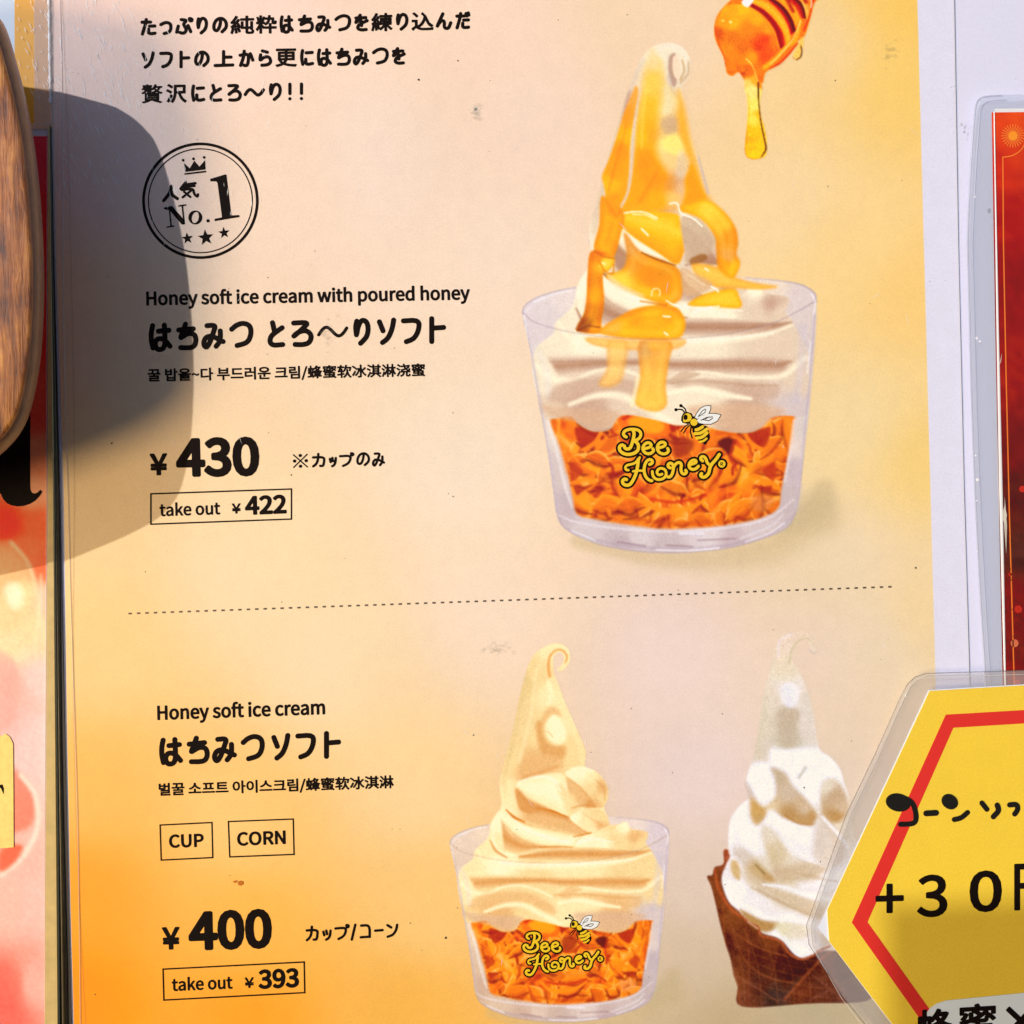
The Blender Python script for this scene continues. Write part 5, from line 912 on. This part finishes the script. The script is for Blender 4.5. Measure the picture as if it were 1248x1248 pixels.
ring([(-236, 150), (63, 152.5), (61.5, 900), (59.5, 1712), (-238, 1712)], [(-230, 167), (59, 167), (57.5, 900), (54.5, 1700), (-232, 1700)], .0013, .0017, 'laminate_film', M_FILM, sb)
yy = np.linspace(152, 1700, 50); bead(np.stack([60.8-yy*.0035+.5*np.sin(yy/90), yy], 1), 1.6, .0013, .0019, 'laminate_edge', M_FILML, sb)
ls = thing('yellow_label', 'small torn yellow paper label stuck on the pink poster at the lower left', 'label', P(-40, 1035, 0))
slab([(-90, 893), (-40, 896), (-4, 894), (4, 896), (9, 893), (14, 897), (18, 905), (18.5, 960), (18.8, 1031), (8, 1032), (-90, 1034)], .0014, .0016, ls, 'paper', mat('label_paper', alb((250, 212, 112)), rough=.6, grain=.12, gscale=500))
flat((np.array([(-3, 957), (3, 956), (4.8, 961), (4.6, 968), (3.4, 966), (1, 960.5), (-3, 960)]), [tuple(range(7))]), .00165, 'black_mark', M_INK, ls)

# strip standing in for the menu's curled, reflecting laminate border
tr = thing('laminate_border', 'narrow tan strip standing in for the curled laminate border between the pink poster and the menu', 'trim', P(68, 1700, 0))
M_BORDER = mat('border_tan', alb((206, 172, 104)), rough=.5, metal=.0, coat=.5, grain=.12, gscale=300)
M_BR2 = mat('border_dark', (.09, .065, .03), rough=.35, metal=.2, coat=.4, grain=.3, gscale=200); M_GAP = mat('dark_gap', (.018, .012, .008), rough=.5)
yy = np.linspace(156, 1700, 60); xl = np.interp(yy, [156, 600, 1248, 1700], [61.5, 60.6, 56.2, 53.5]); xr = np.interp(yy, [156, 300, 600, 850, 1248, 1700], [63, 66, 73.5, 79, 88, 96])
def strip(a, b, h0, h1, name, m, parent): 
    return slab([(x, y) for x, y in zip(xl+(xr-xl)*a, yy)]+[(x, y) for x, y in list(zip(xl+(xr-xl)*b, yy))[::-1]], h0, h1, parent, name, m)
strip(0, 1, .0002, .0009, 'recess', M_GAP, tr); strip(.03, .52, .001, .0022, 'strip_face', M_BORDER, tr); 
bead(np.stack([xl+(xr-xl)*.72, yy], 1), np.interp(yy, [156, 600, 1248], [.6, 2.0, 4.0]), .0012, .0019, 'bevel', M_BR2, tr); bead(np.stack([xl+(xr-xl)*(.56+.02*np.sin(yy/120)), yy], 1), 1.3, .001, .0022, 'bright_edge', mat('border_bright', alb((240, 224, 170)), rough=.3, metal=.3), tr)
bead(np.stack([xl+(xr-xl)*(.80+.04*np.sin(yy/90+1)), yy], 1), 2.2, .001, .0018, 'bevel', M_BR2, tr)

# ================================================================== RED POSTER AT THE RIGHT
rp = thing('red_poster', 'dark red laminated poster with an orange sunburst, cut off at the right edge', 'poster', P(1400, 1300, 0))
def rx(y): return np.interp(y, [130, 400, 600, 830, 1400], [1208.5, 1213, 1217, 1222, 1234])
ys = np.arange(137, 1400, 5.); tt = np.linspace(0, 1, 50); GX = rx(ys)[:, None]*(1-tt)+(rx(ys)+460)[:, None]*tt; GY = ys[:, None]-.012*(GX-1210)
cc = shep(GX, GY, [(1215, 150, (232, 70, 14)), (1245, 140, (236, 80, 14)), (1215, 200, (206, 46, 10)), (1240, 190, (214, 60, 14)), (1230, 260, (176, 34, 12)), (1230, 350, (146, 26, 10)), (1230, 450, (160, 34, 12)), (1220, 560, (120, 26, 14)), (1240, 600, (96, 34, 26)), (1240, 680, (84, 40, 34)), (1225, 720, (130, 30, 16)), (1240, 800, (120, 34, 16)), (1228, 820, (150, 30, 14)), (1400, 200, (190, 50, 10)), (1400, 700, (120, 30, 14)), (1400, 1200, (130, 30, 14))], 3)
n1 = noise2(GX, GY, 9, 51)[..., None]-.5; cc = cc+n1*np.array([26, 14, 8])
ny, nx = GX.shape; num = np.arange(ny*nx).reshape(ny, nx); f = np.stack([num[:-1, :-1], num[1:, :-1], num[1:, 1:], num[:-1, 1:]], -1).reshape(-1, 4)
link('paper_sheet', grid_mesh(PA(np.stack([GX.ravel(), GY.ravel()], 1), .0032), f, alb(cc.reshape(-1, 3))), M_PRINT, rp)
slab([(rx(y)-.6, y-.012*0) for y in (136.2, 400, 600, 830, 1400)]+[(1690, 1394), (1672, 131)], .0024, .0031, rp, 'backing_sheet', mat('red_poster_back', (.8, .8, .84), rough=.4))
M_OR = mat('orange_ink', alb((244, 122, 44)), rough=.45, grain=.05); RH = .00326
line = [(1222, y) for y in ()]
bl = [(np.array([(1222.2, 191.5), (1223, 300), (1226, 450), (1230, 620), (1234, 760), (1238, 900), (1248, 1300)]), .75), (chaikin([(1222.2, 191.5), (1232, 190.6), (1241, 186), (1247, 180), (1250, 172), (1250.5, 165)], 2), .75), (np.array([(1250.5, 165), (1600, 161)]), .75)]
flat(stroke_mesh(bl, .4), RH, 'border_line', M_OR, rp)
rays = []
for k in range(24):
    a = k*2*math.pi/24; c_, s_ = math.cos(a), math.sin(a); rays.append((np.array([(1234.5+6*c_, 165.5+6*s_), (1234.5+13.8*c_, 165.5+13.8*s_)]), .62))
flat(stroke_mesh(rays, .3), RH, 'sunburst', M_OR, rp); flat(stroke_mesh([(np.array([(1234.5, 165.5)]), 5.5)], .4), RH+.00002, 'sunburst_centre', mat('orange_bright', alb((252, 150, 40)), rough=.45), rp)
M_BK = mat('bokeh_orange', alb((214, 110, 70)), rough=.45); M_BK2 = mat('bokeh_red', alb((196, 44, 22)), rough=.45)
for x, y, r, m_ in [(1236.5, 784, 4.8, M_BK), (1241, 742.5, 4.6, M_BK2), (1246, 596, 4, M_BK2), (1231, 700, 2, M_BK2), (1240, 832, 3.5, M_BK2)]: flat(disc(x, y, r, .05, 20), RH, 'print_spot', m_, rp)
gt = [scratch(random.uniform(1224, 1262), random.uniform(560, 860), random.uniform(1.5, 5), random.uniform(-.6, 2.2), random.uniform(.5, 1.3)) for _ in range(170)]
flat(join(gt), RH+.00004, 'dark_texture', mat('dark_ink', (.03, .012, .008), rough=.4), rp, kind='stuff')
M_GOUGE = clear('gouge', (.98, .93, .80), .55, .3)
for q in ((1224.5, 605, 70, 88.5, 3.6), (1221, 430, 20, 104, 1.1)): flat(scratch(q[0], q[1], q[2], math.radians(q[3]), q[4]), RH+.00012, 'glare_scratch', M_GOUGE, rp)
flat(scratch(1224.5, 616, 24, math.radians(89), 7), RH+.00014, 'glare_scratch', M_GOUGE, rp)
lo = [(1690, 112), (1248, 119), (1215, 119.5), (1195, 121), (1187, 125), (1183.5, 134), (1181, 160), (1178, 200), (1175, 260), (1174, 300), (1176, 380), (1178.5, 480), (1183, 600), (1189, 720), (1196, 830), (1208, 1000), (1225, 1420), (1700, 1412)]
m_ = np.array([1440., 760.]); li = [(1680, 132), (1248, 136), (1220, 137), (1212, 137.6), (1210, 138), (1208.9, 140), (1209, 160), (1209.4, 200), (1210, 260), (1211, 300), (1212.6, 380), (1214.4, 480), (1217, 600), (1219.4, 720), (1222, 830), (1226, 1000), (1234.5, 1400), (1690, 1394)]
ring(lo, li, .0026, .0030, 'laminate_film', clear('laminate_blue', (.66, .71, .86), .38, .15), rp)
hl = spl(lo[2:16], 6); bead(hl+np.array([1.0, .6]), 2.2, .0030, .0034, 'laminate_edge', clear('edge_grey', (.45, .48, .62), .5, .2), rp)
bead(hl+np.array([7.0, 6]), 1.6, .0030, .0034, 'laminate_crease', clear('edge_grey2', (.5, .53, .66), .4, .2), rp)
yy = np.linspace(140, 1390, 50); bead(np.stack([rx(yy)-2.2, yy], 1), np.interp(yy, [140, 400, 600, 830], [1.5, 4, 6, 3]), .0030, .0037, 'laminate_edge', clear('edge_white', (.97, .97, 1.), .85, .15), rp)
flat(join([blob(x, y, r, 7) for x, y, r in [(1190, 412, 2.4), (1194, 416, 1.8), (1188, 240, 1.6), (1191, 585, 2.6), (1189, 555, 1.6), (1190, 610, 1.3), (1192, 672, 1.2)]]), .00312, 'air_bubbles', M_SCR, rp, kind='stuff')
flat(join([blob(x, y, r, 7) for x, y, r in [(1172, 152, 2.2), (1176, 155, 2.6), (1175, 161, 1.8), (1160, 106, 1.2), (1163, 105, .9), (1206, 257, 3.2), (1133, 343, 1.2), (1238, 96, .7), (1152, 342, .8)]]), .0032, 'specks', clear('grey_speck', (.3, .3, .34), .45, .5), rp, kind='stuff')

# ================================================================== YELLOW HEXAGON CARD
CH = .0046
hx = thing('hexagon_price_card', 'yellow hexagonal laminated card with a red border and handwritten black katakana', 'price card', P(1350, 1400, 0))
HX = [(993, 1125.4), (1085.8, 1247.8), (1200, 1398), (1580, 1404), (1712, 1088), (1570, 814), (1248, 831.6), (1126.4, 838.8)]
slab(HX, CH-.0012, CH-.0004, hx, 'white_card', mat('card_white', alb((232, 230, 240)), rough=.5))
HP = [(1003.5, 1104), (1006, 1142), (1086.2, 1247.2), (1200.4, 1397), (1579, 1403), (1710.5, 1088), (1569.4, 815), (1248, 832.6), (1127, 839.8)]
slab(HP, CH-.0004, CH, hx, 'yellow_face', mat('card_yellow', alb((247, 204, 62)), rough=.5, coat=.12, coat_rough=.35, grain=.08, gscale=1500))
ro = [(1146, 868.2), (1032.7, 1118.6), (1117.4, 1238.5), (1206, 1363), (1572, 1368), (1676, 1090), (1556, 844)]; ri = [(1155.2, 884), (1051.8, 1118), (1128.5, 1226), (1214, 1348), (1561, 1352), (1658, 1090), (1546, 860)]
ring(ro, ri, CH, CH+.00006, 'red_border', mat('red_ink', alb((226, 52, 44)), rough=.5, coat=.1, grain=.06), hx)
def q9(p): p = np.asarray(p, float); return np.stack([1040+p[:, 0]/6, 950+p[:, 1]/6], 1)
M_PEN = mat('marker_ink', (.010, .009, .008), rough=.3, coat=.5, grain=.3, gscale=900)
def eo(cx, cy, rx_, ry_, a, w_): t = np.linspace(0, 2*math.pi, 22); a = math.radians(a); return (q9(np.stack([cx+rx_*np.cos(t)*math.cos(a)-ry_*np.sin(t)*math.sin(a), cy+rx_*np.cos(t)*math.sin(a)+ry_*np.sin(t)*math.cos(a)], 1)), w_/6)
pen = [eo(328, 168, 72, 46, 12, 20), eo(325, 165, 34, 18, 12, 27), (chaikin(q9([(360, 130), (430, 160), (458, 240), (458, 305), (430, 326), (345, 328)]), 2), 3.1), (q9([(533, 248), (604, 244)]), 3.6), eo(705, 162, 44, 33, 35, 20), eo(705, 162, 12, 8, 30, 20), (chaikin(q9([(738, 293), (790, 282), (834, 242)]), 2), 3.1),
       (q9([(940, 172), (976, 218)]), 3.1), (chaikin(q9([(1052, 188), (1066, 228), (1024, 272)]), 2), 3.3), (chaikin(q9([(1143, 186), (1196, 180), (1204, 220), (1180, 252)]), 2), 3.2)]
flat(stroke_mesh(pen, .35), CH+.0003, 'handwriting', M_PEN, hx)
def fit(ch, x0, y0, x1, y1, g, sk=0.):
    v, f = glyphs(ch); a = v.min(0); b = v.max(0); t = (v-a)/(b-a); X = x0+g+(x1-x0-2*g)*t[:, 0]; Y = y1-g-(y1-y0-2*g)*t[:, 1]+sk*(X-(x0+x1)/2)
    return fatten((np.stack([X, Y], 1), f), g)
flat(join([fit('+', 1067, 1077, 1101.5, 1113, 1.5, -.03), fit('3', 1117.6, 1065.8, 1154.8, 1118, 1.5, -.03), fit('0', 1181.5, 1060.8, 1221.2, 1111.8, 1.7, -.03), fit('円', 1236, 1052, 1290, 1109, 1.3, -.03)]), CH+.0001, 'price', M_INK, hx)
wp = [(1108, 1290), (1112, 1262), (1117, 1240), (1120.5, 1230), (1127, 1221.5), (1135, 1216), (1146, 1212.5), (1248, 1202.5), (1500, 1186), (1512, 1290), (1495, 1302), (1120, 1302)]
slab(wp, CH+.0001, CH+.0002, hx, 'white_panel', mat('panel_white', alb((232, 236, 246)), rough=.5))
flat(join([fit('蜂', 1117, 1229.5, 1160.5, 1275, 1.5, -.06), fit('蜜', 1169, 1223, 1214.5, 1270, 1.3, -.06), fit('×', 1226, 1226, 1262, 1262, 1.6, -.06)]), CH+.0003, 'panel_lettering', M_INK, hx)
lm = [(978.5, 1123), (981.7, 1146), (1021, 1207), (1062, 1258), (1180, 1425), (1590, 1432), (1740, 1088), (1585, 796), (1248, 815), (1123, 818.7), (1110, 823), (1101, 831), (1091, 850), (1060.7, 918), (1027, 988)]
hi_ = [(993, 1125.4), (996, 1131), (1030, 1175), (1085.8, 1247.8), (1200, 1398), (1580, 1404), (1712, 1088), (1570, 814), (1248, 831.6), (1135, 838.2), (1129, 838.6), (1126.4, 838.8), (1121, 851), (1088, 921), (1055, 991)]
ring(lm, hi_, CH-.0010, CH-.0005, 'laminate_film', clear('card_film', (.62, .58, .58), .2, .12), hx)
e = np.array([(1062, 1258), (1021, 1207), (981.7, 1146), (978.5, 1123), (1027, 988), (1060.7, 918), (1091, 850), (1101, 831), (1110, 823), (1123, 818.7), (1248, 815), (1400, 806)])
bead(e, 1.1, CH-.0005, CH-.0002, 'laminate_edge', clear('film_edge', (.16, .14, .14), .55, .2), hx)
e2 = e+np.array([[-1, 4], [0, 3], [3, 1], [4, 0], [4, 1], [4, 1], [3, 2], [3, 2], [2, 3], [1, 4], [0, 4], [0, 4]])*1.2
bead(e2, .9, CH-.0005, CH-.0003, 'laminate_crease', M_FILML, hx)

# ================================================================== WOODEN PLAQUE hanging in front
WH = .050; WT = .012
def shape_off(pts, d):
    p = np.asarray(pts, float); t = np.roll(p, -1, 0)-np.roll(p, 1, 0); t /= np.linalg.norm(t, axis=1)[:, None]; n = np.stack([t[:, 1], -t[:, 0]], 1); return p-n*d
def toH(p, h):        # outline measured where it is seen, plaque standing h off the wall
    return np.array([tuple(P(x, y, h)) for x, y in p])
wo = spl([(-330, 20), (-200, -20), (-110, -14), (-50, 0), (-14, 12), (6, 32), (22, 82), (34, 132), (44, 190), (51, 262), (54, 340), (52, 410), (46, 462), (33, 513), (10, 546), (-24, 570), (-90, 600), (-170, 626), (-330, 640), (-380, 500), (-400, 320), (-380, 120)], 8, True)
plq = thing('wooden_plaque', 'honey-brown wooden plaque with rounded rim hanging before the posters at the left', 'plaque', P(-150, 590, WH-WT))
def wood_mat():
    m = bpy.data.materials.new('wood'); m.use_nodes = True; t = m.node_tree; b = t.nodes['Principled BSDF']; tc = t.nodes.new('ShaderNodeTexCoord')
    mp = t.nodes.new('ShaderNodeMapping'); mp.inputs['Scale'].default_value = (330, 330, 34); mp.inputs['Rotation'].default_value = (0, .12, 0); t.links.new(tc.outputs['Object'], mp.inputs[0])
    n = t.nodes.new('ShaderNodeTexNoise'); n.inputs['Scale'].default_value = 1.6; n.inputs['Detail'].default_value = 9; n.inputs['Roughness'].default_value = .68; n.inputs['Distortion'].default_value = .8; t.links.new(mp.outputs[0], n.inputs['Vector'])
    n2 = t.nodes.new('ShaderNodeTexNoise'); n2.inputs['Scale'].default_value = 90; n2.inputs['Detail'].default_value = 4; t.links.new(tc.outputs['Object'], n2.inputs['Vector'])
    r = t.nodes.new('ShaderNodeValToRGB'); el = r.color_ramp.elements; el[0].position = .36; el[0].color = (.045, .012, .003, 1); el[1].position = .72; el[1].color = (.80, .36, .055, 1)
    e = el.new(.43); e.color = (.17, .045, .007, 1); e = el.new(.55); e.color = (.40, .13, .018, 1)
    mx = t.nodes.new('ShaderNodeMath'); mx.operation = 'MULTIPLY_ADD'; mx.inputs[1].default_value = .42; t.links.new(n2.outputs[0], mx.inputs[0]); ml = t.nodes.new('ShaderNodeMath'); ml.operation = 'MULTIPLY'; ml.inputs[1].default_value = .60; t.links.new(n.outputs[0], ml.inputs[0]); t.links.new(ml.outputs[0], mx.inputs[2])
    t.links.new(mx.outputs[0], r.inputs[0]); t.links.new(r.outputs[0], b.inputs['Base Color']); b.inputs['Roughness'].default_value = .4; b.inputs['Coat Weight'].default_value = .4; b.inputs['Coat Roughness'].default_value = .2
    bp = t.nodes.new('ShaderNodeBump'); bp.inputs['Strength'].default_value = .8; bp.inputs['Distance'].default_value = .0012; t.links.new(mx.outputs[0], bp.inputs['Height']); t.links.new(bp.outputs[0], b.inputs['Normal']); return m
M_WOOD = wood_mat(); M_RIM = mat('wood_edge', (.22, .10, .05), rough=.45, coat=.3, grain=.35, gscale=120, bump=.6, bscale=260)
def lathe_edge(o, prof, name, m, cap=False):
    """bands following the outline; prof = (inset px, height)"""
    n = len(o); V = []; Fc = []
    for d, h in prof: V.append(toH(shape_off(o, d), h))
    for k in range(len(prof)-1):
        for i in range(n): j = (i+1) % n; Fc.append((k*n+i, k*n+j, (k+1)*n+j, (k+1)*n+i))
    V = np.vstack(V)
    if cap:
        c = len(V); V = np.vstack([V, V[-n:].mean(0)[None]]); Fc += [((len(prof)-1)*n+i, (len(prof)-1)*n+(i+1) % n, c) for i in range(n)]
    me = mesh(V, Fc); bm = bmesh.new(); bm.from_mesh(me); bmesh.ops.recalc_face_normals(bm, faces=bm.faces); bm.to_mesh(me); bm.free()
    for p_ in me.polygons: p_.use_smooth = True
    return link(name, me, m, plq)
sgn = 1 if np.abs(shape_off(wo, 5)[:, 0]).max() < np.abs(wo[:, 0]).max() else -1
so = shape_off
shape_off = (lambda p, d: so(p, d)) if sgn > 0 else (lambda p, d: so(p, -d))
lathe_edge(wo, [(60, WH-WT), (4, WH-WT), (1, WH-WT+.001), (0, WH-WT+.003), (1, WH-.007), (4, WH-.0042), (9, WH-.0024), (14, WH-.0014)], 'bevelled_edge', M_RIM)
lathe_edge(wo, [(13.5, WH-.0018), (13.9, WH-.0009), (16, WH-.0003), (20, WH+.0001), (40, WH+.0004), (90, WH+.0006)], 'wooden_face', M_WOOD, cap=True)

# ================================================================== unseen board added to cast shade on the lower right
hs = thing("shade_board", "white board in a dark frame on a rod, added out of view to cast shade", "shade board", P(-1100, 0, 0)+Vector((0, -.8, 0)))
M_SHADE = mat('shade_board_white', (.75, .74, .72), rough=.4); M_SFR = mat('shade_board_frame', (.12, .11, .10), rough=.4, metal=.6)
corner = P(1116, 1122, 0) - SUN_DIR*(.8/SUN_DIR.y)                       # its shade starts lower right of the menu
def box_m(x0, z0, x1, z1, y0, y1, name):
    c = corner; X0, X1 = c.x+x0, c.x+x1; Z0, Z1 = c.z+z0, c.z+z1; Y0, Y1 = c.y+y0, c.y+y1
    V = [(X0, Y0, Z0), (X1, Y0, Z0), (X1, Y0, Z1), (X0, Y0, Z1), (X0, Y1, Z0), (X1, Y1, Z0), (X1, Y1, Z1), (X0, Y1, Z1)]
    return link(name, mesh(V, [(0, 1, 2, 3), (7, 6, 5, 4), (0, 4, 5, 1), (1, 5, 6, 2), (2, 6, 7, 3), (3, 7, 4, 0)]), M_SHADE if name == 'shade_panel' else M_SFR, hs)
box_m(.01, -.40, .44, -.01, -.008, .008, 'shade_panel')
box_m(0, -.01, .45, 0, -.012, .012, 'frame_bar'); box_m(0, -.41, .45, -.40, -.012, .012, 'frame_bar')
box_m(0, -.40, .01, -.01, -.012, .012, 'frame_bar'); box_m(.44, -.40, .45, -.01, -.012, .012, 'frame_bar')
box_m(.38, 0, .395, 1.2, -.006, .006, 'hanging_rod')
